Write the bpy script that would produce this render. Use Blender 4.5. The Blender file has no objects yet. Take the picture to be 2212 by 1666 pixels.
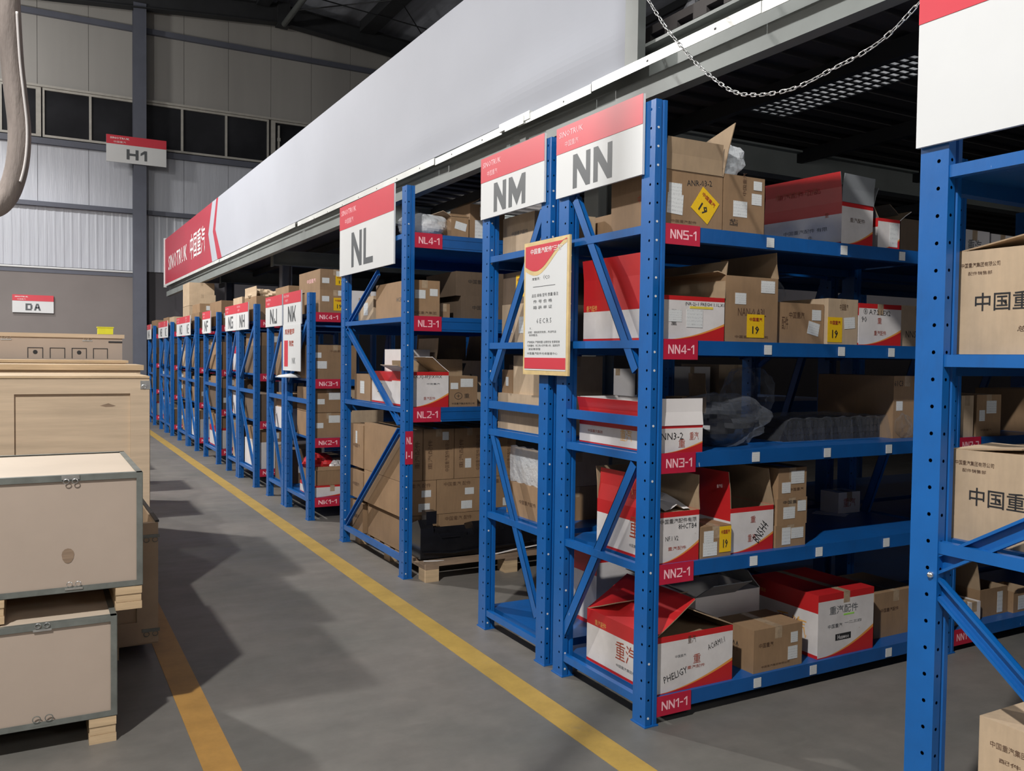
import bpy, math, random
from mathutils import Vector, Matrix
random.seed(11)
SC = bpy.context.scene
COL = SC.collection
PI = math.pi

# ---------------------------------------------------------------- camera
cam_d = bpy.data.cameras.new('camera')
cam_d.sensor_width = 36.0
cam_d.lens = 36.0 * 1870.3 / 2212.0
cam_d.clip_start = 0.05
cam_d.clip_end = 200
cam = bpy.data.objects.new('camera', cam_d)
COL.objects.link(cam)
_yaw, _pitch, _roll = 0.505078, 0.032488, 0.012781
_f = Vector((math.sin(_yaw) * math.cos(_pitch), math.cos(_yaw) * math.cos(_pitch), -math.sin(_pitch)))
_r = Vector((math.cos(_yaw), -math.sin(_yaw), 0))
_u = _r.cross(_f)
_r2 = math.cos(_roll) * _r + math.sin(_roll) * _u
_u2 = -math.sin(_roll) * _r + math.cos(_roll) * _u
cam.matrix_world = Matrix(((_r2.x, _u2.x, -_f.x, 0), (_r2.y, _u2.y, -_f.y, 0), (_r2.z, _u2.z, -_f.z, 1.55), (0, 0, 0, 1)))
SC.camera = cam

# ---------------------------------------------------------------- view, world, lamps
SC.view_settings.view_transform = 'Standard'
SC.view_settings.look = 'None'
SC.view_settings.gamma = 1.0
SC.view_settings.use_curve_mapping = False
SC.view_settings.exposure = 0.0
world = bpy.data.worlds.new('night')
SC.world = world
world.use_nodes = True
world.node_tree.nodes['Background'].inputs[0].default_value = (0.35, 0.42, 0.55, 1)
world.node_tree.nodes['Background'].inputs[1].default_value = 0.05

def lamp(name, loc, watts, target, spot=150, size=0.22, color=(1.0, 0.97, 0.93)):
    d = bpy.data.lights.new(name, 'SPOT')
    d.energy = watts
    d.color = color
    d.spot_size = math.radians(spot)
    d.spot_blend = 0.35
    d.shadow_soft_size = size
    o = bpy.data.objects.new(name, d)
    COL.objects.link(o)
    o.location = loc
    o.rotation_euler = (Vector(target) - Vector(loc)).to_track_quat('-Z', 'Y').to_euler()
    return o
lamp('high_bay_lamp', (-2.7, -0.35, 7.0), 2450, (-0.6, 1.6, 0), size=.12)
lamp('high_bay_lamp', (-2.7, 12.2, 7.0), 2350, (-1.6, 12.2, 0), size=.12)
lamp('high_bay_lamp', (-2.2, 18.6, 7.0), 520, (-2.2, 18.9, 0), size=.12)
def point_fill(name, loc, watts, size=.25):      # added point fill to brighten the upper walls and roof
    d = bpy.data.lights.new(name, 'POINT'); d.energy = watts; d.shadow_soft_size = size; d.color = (1, .95, .88)
    o = bpy.data.objects.new(name, d); COL.objects.link(o); o.location = loc
for _l, _w in (((-2.7, -0.35, 7.15), 90), ((-2.7, 12.2, 7.15), 400), ((-2.2, 18.6, 7.15), 330), ((-7, 8, 6), 300)):
    point_fill('upper_fill', _l, _w)
def area(name, loc, watts, sx, sy, color=(1, 1, 1), rot=(0, 0, 0)):
    d = bpy.data.lights.new(name, 'AREA')
    d.shape = 'RECTANGLE'; d.size = sx; d.size_y = sy; d.energy = watts; d.color = color
    o = bpy.data.objects.new(name, d); COL.objects.link(o); o.location = loc; o.rotation_euler = rot
    return o
area('front_fill', (-1.0, -4.5, 5.2), 95, 2.4, 1.2, (1, 0.97, 0.94), (math.radians(50), 0, 0))  # added soft fill from behind the camera for crate and carton fronts
area('low_area_fill', (4.4, 7.45, 2.98), 14, 1.2, .2, (1, 0.99, 0.96), (math.radians(62), 0, math.radians(18)))  # added fill, no fitting here: lifts the far cross beams and columns
area('low_area_fill', (4.2, -2.6, 2.85), 38, 1.2, .3, (1, 0.97, 0.93), (math.radians(70), 0, 0))  # added low fill for the near cross beam and NN carton fronts
area('low_area_fill', (7.2, 8.4, 2.95), 22, 1.2, .3, (1, 0.99, 0.97), (math.radians(-60), 0, 0))  # added fill to bring out cartons deep between the racks

# ---------------------------------------------------------------- material helpers
MATS = {}
def new_mat(name):
    m = bpy.data.materials.new(name)
    m.use_nodes = True
    nt = m.node_tree
    b = nt.nodes['Principled BSDF']
    MATS[name] = m
    return m, nt, b
def node(nt, t, **kw):
    n = nt.nodes.new(t)
    for k, v in kw.items():
        setattr(n, k, v)
    return n
def ramp(nt, fac, stops):
    r = node(nt, 'ShaderNodeValToRGB')
    el = r.color_ramp.elements
    while len(el) < len(stops):
        el.new(0.5)
    for e, (p, c) in zip(el, stops):
        e.position = p
        e.color = (c[0], c[1], c[2], 1)
    nt.links.new(fac, r.inputs[0])
    return r.outputs[0]
def noise(nt, scale, detail=4, rough=0.55, vec=None, sc=None):
    n = node(nt, 'ShaderNodeTexNoise')
    n.inputs['Scale'].default_value = scale
    n.inputs['Detail'].default_value = detail
    n.inputs['Roughness'].default_value = rough
    if vec is None:
        tc = node(nt, 'ShaderNodeTexCoord')
        vec = tc.outputs['Object']
    if sc:
        mp = node(nt, 'ShaderNodeMapping')
        mp.inputs['Scale'].default_value = sc
        nt.links.new(vec, mp.inputs['Vector'])
        vec = mp.outputs[0]
    nt.links.new(vec, n.inputs['Vector'])
    return n.outputs['Fac']
def mix(nt, fac, a, b, blend='MIX'):
    m = node(nt, 'ShaderNodeMix', data_type='RGBA', blend_type=blend)
    for sock, v in ((m.inputs[0], fac), (m.inputs[6], a), (m.inputs[7], b)):
        if isinstance(v, (int, float)):
            sock.default_value = v
        elif isinstance(v, tuple):
            sock.default_value = (v[0], v[1], v[2], 1)
        else:
            nt.links.new(v, sock)
    return m.outputs[2]
def math_n(nt, op, a, b=None):
    m = node(nt, 'ShaderNodeMath', operation=op)
    for i, v in enumerate((a, b)):
        if v is None:
            continue
        if isinstance(v, (int, float)):
            m.inputs[i].default_value = v
        else:
            nt.links.new(v, m.inputs[i])
    return m.outputs[0]
def bump(nt, b, height, strength=0.3, dist=0.01):
    n = node(nt, 'ShaderNodeBump')
    n.inputs['Strength'].default_value = strength
    n.inputs['Distance'].default_value = dist
    nt.links.new(height, n.inputs['Height'])
    nt.links.new(n.outputs[0], b.inputs['Normal'])
def simple(name, col, rough=0.6, metal=0.0, var=0.12, scale=8.0, bmp=0.0, sc=None, spec=None):
    m, nt, b = new_mat(name)
    f = noise(nt, scale, 5, 0.6, sc=sc)
    lo = tuple(c * (1 - var) for c in col)
    hi = tuple(min(1, c * (1 + var)) for c in col)
    nt.links.new(ramp(nt, f, [(0.3, lo), (0.7, hi)]), b.inputs['Base Color'])
    b.inputs['Roughness'].default_value = rough
    b.inputs['Metallic'].default_value = metal
    if spec is not None:
        b.inputs['Specular IOR Level'].default_value = spec
    if bmp:
        bump(nt, b, f, bmp)
    return m
def s2l(r, g, b):
    return tuple((c / 255 / 12.92) if c / 255 <= 0.04045 else ((c / 255 + 0.055) / 1.055) ** 2.4 for c in (r, g, b))

# blue rack paint with chips and scuffs
def blue_paint(name, col):
    m, nt, b = new_mat(name)
    tc = node(nt, 'ShaderNodeTexCoord')
    f1 = noise(nt, 3.0, 4, 0.6)
    base = ramp(nt, f1, [(0.3, tuple(c * 0.86 for c in col)), (0.7, tuple(c * 1.1 for c in col))])
    f2 = noise(nt, 42.0, 3, 0.5, sc=(1, 1, 0.35))
    chip = ramp(nt, f2, [(0.765, (0, 0, 0)), (0.785, (1, 1, 1))])
    base = mix(nt, math_n(nt, 'MULTIPLY', chip, 0.65), base, (0.62, 0.66, 0.7))
    f3 = noise(nt, 9.0, 6, 0.7, sc=(1, 1, 0.25))
    dirt = ramp(nt, f3, [(0.55, (0, 0, 0)), (0.8, (1, 1, 1))])
    base = mix(nt, math_n(nt, 'MULTIPLY', dirt, 0.35), base, (0.02, 0.035, 0.07))
    nt.links.new(base, b.inputs['Base Color'])
    b.inputs['Roughness'].default_value = 0.38
    bump(nt, b, f2, 0.06)
    return m
BLUE = blue_paint('blue_rack_paint', (0.004, 0.108, 0.38))
BLUE_DK = blue_paint('blue_beam_paint', (0.005, 0.088, 0.31))
WHITE_P = simple('sign_white', (0.665, 0.685, 0.70), 0.5, var=0.03, scale=2)
RED_S = simple('sign_red', (0.62, 0.045, 0.07), 0.4, var=0.04, scale=2)
RED_L = simple('label_red', (0.48, 0.012, 0.045), 0.5, var=0.08, scale=6)
INK = simple('ink_grey', (0.09, 0.10, 0.11), 0.5, var=0.05)
BLACKINK = simple('ink_black', (0.02, 0.02, 0.022), 0.6, var=0.1)
BROWNINK = simple('ink_brown', (0.09, 0.045, 0.025), 0.7, var=0.2, scale=40)
REDINK = simple('ink_red_brown', (0.36, 0.05, 0.02), 0.6, var=0.3, scale=40)
GOLDINK = simple('ink_gold', (0.75, 0.42, 0.12), 0.6, var=0.2, scale=40)
WHITEINK = simple('ink_white', (0.85, 0.82, 0.82), 0.5, var=0.03)
PINKINK = simple('ink_pink', (0.95, 0.55, 0.6), 0.5, var=0.03)
GOLD = simple('gilt_frame', (0.66, 0.50, 0.24), 0.45, var=0.15, scale=12)
def cardboard(name, col, stain=0.25):
    m, nt, b = new_mat(name)
    oi = node(nt, 'ShaderNodeObjectInfo')
    f = noise(nt, 5, 6, 0.65)
    base = ramp(nt, f, [(0.3, tuple(c * 0.86 for c in col)), (0.7, tuple(c * 1.08 for c in col))])
    f2 = noise(nt, 60, 2, 0.5, sc=(1, 1, 0.15))
    base = mix(nt, 0.10, base, ramp(nt, f2, [(0.3, (0.1, 0.07, 0.04)), (0.7, (1, 0.9, 0.75))]), 'MULTIPLY')
    hs = node(nt, 'ShaderNodeHueSaturation')
    nt.links.new(base, hs.inputs['Color'])
    v = math_n(nt, 'ADD', math_n(nt, 'MULTIPLY', oi.outputs['Random'], stain), 1 - stain / 2)
    nt.links.new(v, hs.inputs['Value'])
    nt.links.new(hs.outputs[0], b.inputs['Base Color'])
    b.inputs['Roughness'].default_value = 0.75
    bump(nt, b, f, 0.12)
    return m
CARD = cardboard('cardboard_brown', (0.30, 0.19, 0.105))
CARD_D = cardboard('cardboard_dark', (0.15, 0.105, 0.07))
CARD_L = cardboard('cardboard_pale', (0.50, 0.38, 0.26), 0.15)
CARD_IN = cardboard('cardboard_inside', (0.36, 0.26, 0.165))
CARD_W = simple('carton_white_board', (0.70, 0.67, 0.66), 0.6, var=0.06, scale=5)
CARD_R = simple('carton_red_board', (0.52, 0.018, 0.02), 0.42, var=0.12, scale=4)
CARD_G = simple('carton_grey_board', (0.22, 0.235, 0.25), 0.6, var=0.1, scale=6)
TAPE = simple('packing_tape', (0.40, 0.30, 0.20), 0.12, var=0.2, scale=25, bmp=0.3)

# printed carton: red top band, white field, red foot with an orange swoosh, all flat print on the board
def printed(name, swoosh):
    m, nt, b = new_mat(name)
    uv = node(nt, 'ShaderNodeUVMap')
    sp = node(nt, 'ShaderNodeSeparateXYZ')
    nt.links.new(uv.outputs[0], sp.inputs[0])
    u, v = sp.outputs[0], sp.outputs[1]
    f = noise(nt, 6, 5, 0.6)
    white = ramp(nt, f, [(0.3, (0.60, 0.57, 0.56)), (0.7, (0.76, 0.73, 0.72))])
    red = (0.52, 0.018, 0.02)
    if swoosh:
        uu = math_n(nt, 'MAXIMUM', math_n(nt, 'SUBTRACT', u, 0.12), 0.0)
        cur = math_n(nt, 'ADD', math_n(nt, 'MULTIPLY', math_n(nt, 'POWER', uu, 1.7), 0.42), 0.015)
    else:
        cur = math_n(nt, 'ADD', math_n(nt, 'MULTIPLY', u, 0.0), 0.055)
    orange = math_n(nt, 'LESS_THAN', v, math_n(nt, 'ADD', cur, math_n(nt, 'MULTIPLY', u, 0.05 if swoosh else 0.0)))
    redm = math_n(nt, 'LESS_THAN', v, cur)
    top = math_n(nt, 'GREATER_THAN', v, 0.90 if swoosh else 0.72)
    c = mix(nt, orange, white, (0.75, 0.30, 0.06))
    c = mix(nt, redm, c, red)
    c = mix(nt, top, c, red)
    # grubby print wear along the edges
    f2 = noise(nt, 30, 5, 0.7)
    wear = ramp(nt, f2, [(0.66, (0, 0, 0)), (0.74, (1, 1, 1))])
    c = mix(nt, math_n(nt, 'MULTIPLY', wear, 0.35), c, (0.35, 0.24, 0.17))
    nt.links.new(c, b.inputs['Base Color'])
    b.inputs['Roughness'].default_value = 0.4
    bump(nt, b, f, 0.08)
    return m
PRINT_F = printed('printed_carton_front', True)
PRINT_S = printed('printed_carton_side', False)

# stickers with fine printed lines
def sticker(name, col, inkc, amount=0.53):
    m, nt, b = new_mat(name)
    uv = node(nt, 'ShaderNodeUVMap')
    f = noise(nt, 1.0, 2, 0.6, vec=uv.outputs[0], sc=(26, 9, 1))
    sp = node(nt, 'ShaderNodeSeparateXYZ')
    nt.links.new(uv.outputs[0], sp.inputs[0])
    line = math_n(nt, 'GREATER_THAN', math_n(nt, 'FRACT', math_n(nt, 'MULTIPLY', sp.outputs[1], 5.0)), 0.55)
    ink = math_n(nt, 'MULTIPLY', math_n(nt, 'GREATER_THAN', f, amount), line)
    nt.links.new(mix(nt, math_n(nt, 'MULTIPLY', ink, 0.30), col, inkc), b.inputs['Base Color'])
    b.inputs['Roughness'].default_value = 0.35
    return m
STK = sticker('sticker_white', (0.68, 0.70, 0.70), (0.1, 0.1, 0.13))
STKY = sticker('sticker_yellow', (0.80, 0.50, 0.015), (0.25, 0.08, 0.02), 0.62)
PLY = simple('plywood_face', (0.445, 0.36, 0.295), 0.6, var=.05, scale=2.5)
PINE = simple('pine_wood', (0.56, 0.41, 0.25), 0.65, var=0.2, scale=3, sc=(1, 1, 14), bmp=0.1)
PLY_LID = simple('plywood_lid', (0.58, 0.485, 0.385), 0.6, var=.06, scale=2)
PLY_OLD = simple('weathered_plywood', (0.42, 0.31, 0.205), 0.7, var=.15, scale=3)
PINE_H = simple('pine_board', (0.585, 0.455, 0.32), 0.65, var=0.13, scale=3, sc=(0.6, 2, 9), bmp=0.08)
OLDWOOD = simple('old_pallet_wood', (0.27, 0.19, 0.13), 0.8, var=0.3, scale=5, sc=(1, 1, 10), bmp=0.2)
STEEL = simple('galvanised_steel', (0.20, 0.215, 0.20), 0.45, 0.4, var=0.25, scale=9)
SHINY = simple('bright_steel', (0.75, 0.76, 0.76), 0.3, 1.0, var=0.15, scale=30)
SILVER = simple('aluminium_strip', (0.74, 0.76, 0.74), 0.38, 0.3, var=0.12, scale=3)
BEAMG = simple('grey_beam_paint', (0.20, 0.22, 0.215), 0.5, var=0.14, scale=2)
COLG = simple('slate_column_paint', (0.10, 0.11, 0.145), 0.5, var=0.1, scale=2)
DARKM = simple('dark_steel', (0.022, 0.024, 0.028), 0.6, var=0.2, scale=3)
BLACKP = simple('black_plastic', (0.008, 0.008, 0.010), 0.22, var=0.3, scale=12)
RUB = simple('black_rubber', (0.006, 0.006, 0.012), 0.35, var=0.3, scale=12)
BANNER = simple('banner_white', (0.375, 0.395, 0.45), 0.75, var=0.035, scale=0.9)
BANNER_R = simple('banner_red', (0.40, 0.012, 0.035), 0.38, var=0.1, scale=0.6)
YEL = simple('yellow_plastic', (0.72, 0.70, 0.03), 0.5, var=0.1)
STRAP = simple('woven_strap', (0.27, 0.23, 0.21), 0.8, var=0.22, scale=14, sc=(3, 3, 0.6), bmp=0.5)
def plastic(name, tint=(0.8, 0.84, 0.88), alpha=0.5, rough=0.18):
    m, nt, b = new_mat(name)
    out = nt.nodes['Material Output']
    tr = node(nt, 'ShaderNodeBsdfTransparent')
    tr.inputs[0].default_value = (0.97, 0.98, 0.99, 1)
    b.inputs['Base Color'].default_value = (*tint, 1)
    b.inputs['Roughness'].default_value = rough
    f = noise(nt, 14, 5, 0.65)
    bump(nt, b, f, 0.8, 0.02)
    fr = node(nt, 'ShaderNodeLayerWeight'); fr.inputs[0].default_value = 0.35
    fac = math_n(nt, 'ADD', math_n(nt, 'MULTIPLY', fr.outputs['Facing'], 0.6 if alpha > .2 else .34), alpha)
    ms = node(nt, 'ShaderNodeMixShader')
    nt.links.new(fac, ms.inputs[0]); nt.links.new(tr.outputs[0], ms.inputs[1]); nt.links.new(b.outputs[0], ms.inputs[2])
    nt.links.new(ms.outputs[0], out.inputs['Surface'])
    return m
BAG = plastic('bag_plastic', alpha=0.32)
FILM = plastic('clear_film', (0.30, 0.32, 0.36), 0.015, 0.06)
FILM_D = plastic('dusty_film', (0.16, 0.165, 0.18), 0.55, 0.3)

# floor
def floor_mat():
    m, nt, b = new_mat('concrete_floor')
    f1 = noise(nt, 0.55, 5, 0.6)
    f2 = noise(nt, 6, 8, 0.7)
    f3 = noise(nt, 2.2, 7, 0.7, sc=(0.3, 1.6, 1))
    c = ramp(nt, f1, [(0.35, (0.132, 0.131, 0.119)), (0.65, (0.205, 0.186, 0.168))])
    c = mix(nt, 0.35, c, ramp(nt, f2, [(0.3, (0.5, 0.5, 0.5)), (0.7, (1.15, 1.15, 1.15))]), 'MULTIPLY')
    scuff = ramp(nt, f3, [(0.60, (0, 0, 0)), (0.72, (1, 1, 1))])
    c = mix(nt, math_n(nt, 'MULTIPLY', scuff, 0.22), c, (0.30, 0.29, 0.27))
    nt.links.new(c, b.inputs['Base Color'])
    nt.links.new(ramp(nt, f3, [(0.3, (0.42, 0.42, 0.42)), (0.7, (0.62, 0.62, 0.62))]), b.inputs['Roughness'])
    bump(nt, b, f2, 0.08)
    return m
FLOOR = floor_mat()
def line_mat(name, col):
    m, nt, b = new_mat(name)
    f2 = noise(nt, 5, 8, 0.75)
    c = ramp(nt, f2, [(0.3, tuple(x * 0.75 for x in col)), (0.6, col)])
    w = ramp(nt, noise(nt, 3.2, 8, 0.8), [(0.60, (0, 0, 0)), (0.76, (1, 1, 1))])
    c = mix(nt, math_n(nt, 'MULTIPLY', w, 0.5), c, (0.19, 0.17, 0.13))
    nt.links.new(c, b.inputs['Base Color'])
    b.inputs['Roughness'].default_value = 0.55
    return m
LINE = line_mat('yellow_floor_paint', (0.44, 0.29, 0.065))
LINE2 = line_mat('orange_floor_paint', (0.44, 0.24, 0.06))
# walls
WALL_UP = simple('upper_wall_panel', (0.33, 0.325, 0.315), 0.7, var=0.12, scale=0.5, sc=(1.4, 1, 0.15))
def corr(name, col):
    m, nt, b = new_mat(name)
    f = noise(nt, 1.2, 4, 0.6, sc=(1.5, 1, 0.3))
    nt.links.new(ramp(nt, f, [(0.3, tuple(c * 0.93 for c in col)), (0.7, col)]), b.inputs['Base Color'])
    b.inputs['Roughness'].default_value = 0.35
    f2 = noise(nt, 1.0, 3, 0.6, sc=(7, 1, 0.7))
    bump(nt, b, f2, 0.5, 0.02)
    return m
WALL_W = corr('white_metal_wall', (0.52, 0.55, 0.62))
WALL_D = simple('dark_door_panel', (0.19, 0.17, 0.165), 0.55, var=0.10, scale=0.6)
WALL_D2 = simple('dark_wall_paint', (0.075, 0.07, 0.08), 0.6, var=0.1, scale=1)
ROOF = simple('roof_sheet', (0.42, 0.45, 0.52), 0.5, var=0.2, scale=1.5, sc=(4, 0.5, 1))
GLASS = simple('night_glass', (0.022, 0.023, 0.027), 0.12, var=0.4, scale=0.7)
WINF = simple('window_frame_paint', (0.42, 0.41, 0.38), 0.5, var=0.1)
DECK = simple('deck_underside', (0.05, 0.045, 0.045), 0.75, var=0.2, scale=1.2)

# ---------------------------------------------------------------- mesh builder
class MB:
    def __init__(self):
        self.v = []; self.f = []; self.m = []; self.uv = []
    def quad(self, pts, mat=0, uv=None):
        n = len(self.v)
        self.v += [tuple(p) for p in pts]
        self.f.append(tuple(range(n, n + len(pts))))
        self.m.append(mat)
        if uv is None:
            uv = [(0, 0), (1, 0), (1, 1), (0, 1)] if len(pts) == 4 else [(0, 0)] * len(pts)
        self.uv.append(uv)
        return self
    def box(self, x0, x1, y0, y1, z0, z1, mats=0, skip=''):
        """mats: int or dict of face key (x-,x+,y-,y+,z-,z+)"""
        g = (lambda k: mats if isinstance(mats, int) else mats.get(k, mats.get('*', 0)))
        F = {'y-': [(x0, y0, z0), (x1, y0, z0), (x1, y0, z1), (x0, y0, z1)],
             'y+': [(x1, y1, z0), (x0, y1, z0), (x0, y1, z1), (x1, y1, z1)],
             'x-': [(x0, y1, z0), (x0, y0, z0), (x0, y0, z1), (x0, y1, z1)],
             'x+': [(x1, y0, z0), (x1, y1, z0), (x1, y1, z1), (x1, y0, z1)],
             'z+': [(x0, y0, z1), (x1, y0, z1), (x1, y1, z1), (x0, y1, z1)],
             'z-': [(x0, y1, z0), (x1, y1, z0), (x1, y0, z0), (x0, y0, z0)]}
        for k, p in F.items():
            if k not in skip:
                self.quad(p, g(k))
        return self
    def obox(self, p0, ax, ay, az, mat=0):
        """oriented box from corner p0 with edge vectors"""
        p0, ax, ay, az = map(Vector, (p0, ax, ay, az))
        c = [p0, p0 + ax, p0 + ax + ay, p0 + ay]
        t = [q + az for q in c]
        self.quad([c[3], c[2], c[1], c[0]], mat)
        self.quad(t, mat)
        for i in range(4):
            j = (i + 1) % 4
            self.quad([c[i], c[j], t[j], t[i]], mat)
        return self
    def prism(self, prof, fn, a, b, mat=0, caps=True):
        """prof: 2d points ccw; fn(u,v,t)->xyz"""
        n = len(prof)
        for i in range(n):
            j = (i + 1) % n
            self.quad([fn(*prof[i], a), fn(*prof[j], a), fn(*prof[j], b), fn(*prof[i], b)], mat)
        if caps:
            self.quad([fn(*p, a) for p in reversed(prof)], mat)
            self.quad([fn(*p, b) for p in prof], mat)
        return self
    def tube(self, path, r, n=8, closed=False, mat=0, rx=None, updir=(0, 0, 1)):
        path = [Vector(p) for p in path]
        rings = []
        N = len(path)
        for i, p in enumerate(path):
            a = path[(i - 1) % N] if (closed or i > 0) else p
            b = path[(i + 1) % N] if (closed or i < N - 1) else p
            t = (b - a).normalized()
            u = Vector(updir)
            if abs(t.dot(u)) > 0.95:
                u = Vector((1, 0, 0)) if abs(t.x) < 0.9 else Vector((0, 1, 0))
            s = t.cross(u).normalized()
            w = s.cross(t).normalized()
            rr = r[i] if isinstance(r, (list, tuple)) else r
            r2 = rx if rx else rr
            base = len(self.v)
            for k in range(n):
                an = 2 * PI * k / n
                self.v.append(tuple(p + s * math.cos(an) * rr + w * math.sin(an) * r2))
            rings.append(base)
        M = N if closed else N - 1
        for i in range(M):
            a, b = rings[i], rings[(i + 1) % N]
            for k in range(n):
                j = (k + 1) % n
                self.f.append((a + k, a + j, b + j, b + k)); self.m.append(mat); self.uv.append([(0, 0)] * 4)
        if not closed:
            self.f.append(tuple(rings[0] + k for k in reversed(range(n)))); self.m.append(mat); self.uv.append([(0, 0)] * n)
            self.f.append(tuple(rings[-1] + k for k in range(n))); self.m.append(mat); self.uv.append([(0, 0)] * n)
        return self
    def mesh(self, name, mats, smooth=False):
        me = bpy.data.meshes.new(name)
        me.from_pydata(self.v, [], self.f)
        for m in mats:
            me.materials.append(m)
        me.polygons.foreach_set('material_index', self.m)
        ul = me.uv_layers.new(name='UVMap')
        flat = [c for poly in self.uv for p in poly for c in p]
        ul.data.foreach_set('uv', flat)
        if smooth:
            me.polygons.foreach_set('use_smooth', [True] * len(self.f))
        me.update()
        return me
    def build(self, name, mats, parent=None, loc=(0, 0, 0), rot=(0, 0, 0), smooth=False):
        if not isinstance(mats, (list, tuple)):
            mats = [mats]
        return link(self.mesh(name, mats, smooth), name, parent, loc, rot)
def link(me, name, parent=None, loc=(0, 0, 0), rot=(0, 0, 0)):
    o = bpy.data.objects.new(name, me)
    COL.objects.link(o)
    o.location = loc
    o.rotation_euler = rot
    if parent:
        o.parent = parent
    return o
def tag(o, label=None, cat=None, group=None, kind=None):
    if label:
        for _i, _wd in ((1, 'first'), (2, 'second'), (3, 'third'), (4, 'fourth')):
            label = label.replace('level %d' % _i, _wd + ' level')
    if label: o['label'] = label
    if cat: o['category'] = cat
    if group: o['group'] = group
    if kind: o['kind'] = kind
    return o
def empty(name, label, cat, loc, group=None, rotz=0):
    o = bpy.data.objects.new(name, None)
    COL.objects.link(o)
    o.empty_display_size = 0.1
    o.location = loc
    o.rotation_euler = (0, 0, rotz)
    return tag(o, label, cat, group)
def struct(o):
    o['kind'] = 'structure'
    return o

# ---------------------------------------------------------------- lettering (flat print, 0.6 mm proud)
_tc = {}
def text_geo(txt, bold):
    k = (txt, bold)
    if k not in _tc:
        cu = bpy.data.curves.new('t', 'FONT')
        cu.body = txt
        cu.size = 1.0
        cu.resolution_u = 1
        cu.offset = bold
        cu.space_line = 0.95
        o = bpy.data.objects.new('t', cu)
        COL.objects.link(o)
        me = bpy.data.meshes.new_from_object(o)
        vs = [tuple(v.co) for v in me.vertices]
        fs = [tuple(p.vertices) for p in me.polygons]
        bpy.data.objects.remove(o)
        bpy.data.curves.remove(cu)
        bpy.data.meshes.remove(me)
        if not vs:
            vs = [(0, 0, 0), (.5, 0, 0), (.5, .7, 0), (0, .7, 0)]; fs = [(0, 1, 2, 3)]
        x0 = min(v[0] for v in vs); x1 = max(v[0] for v in vs)
        y0 = min(v[1] for v in vs); y1 = max(v[1] for v in vs)
        _tc[k] = ([(v[0] - (x0 + x1) / 2, v[1] - (y0 + y1) / 2) for v in vs], fs, x1 - x0, y1 - y0)
    return _tc[k]
def lettering(parent, txt, c, right, up, h, mat, w=None, bold=0.0, rot=0.0, name='lettering', off=0.0008):
    """txt centred on c; h = overall height, w = overall width (None keeps proportion)"""
    vs, fs, tw, th = text_geo(txt, bold)
    sy = h / th
    sx = (w / tw) if w else sy
    R = Vector(right); U = Vector(up); N = R.cross(U)
    if rot:
        R, U = R * math.cos(rot) + U * math.sin(rot), U * math.cos(rot) - R * math.sin(rot)
    me = bpy.data.meshes.new(name)
    C = Vector(c) + N * off
    me.from_pydata([tuple(C + R * (x * sx) + U * (y * sy)) for x, y in vs], [], fs)
    me.materials.append(mat)
    return link(me, name, parent)
RX, UZ, RY = (1, 0, 0), (0, 0, 1), (0, -1, 0)     # on a -Y face: right +X; on a -X face: right -Y

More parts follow.
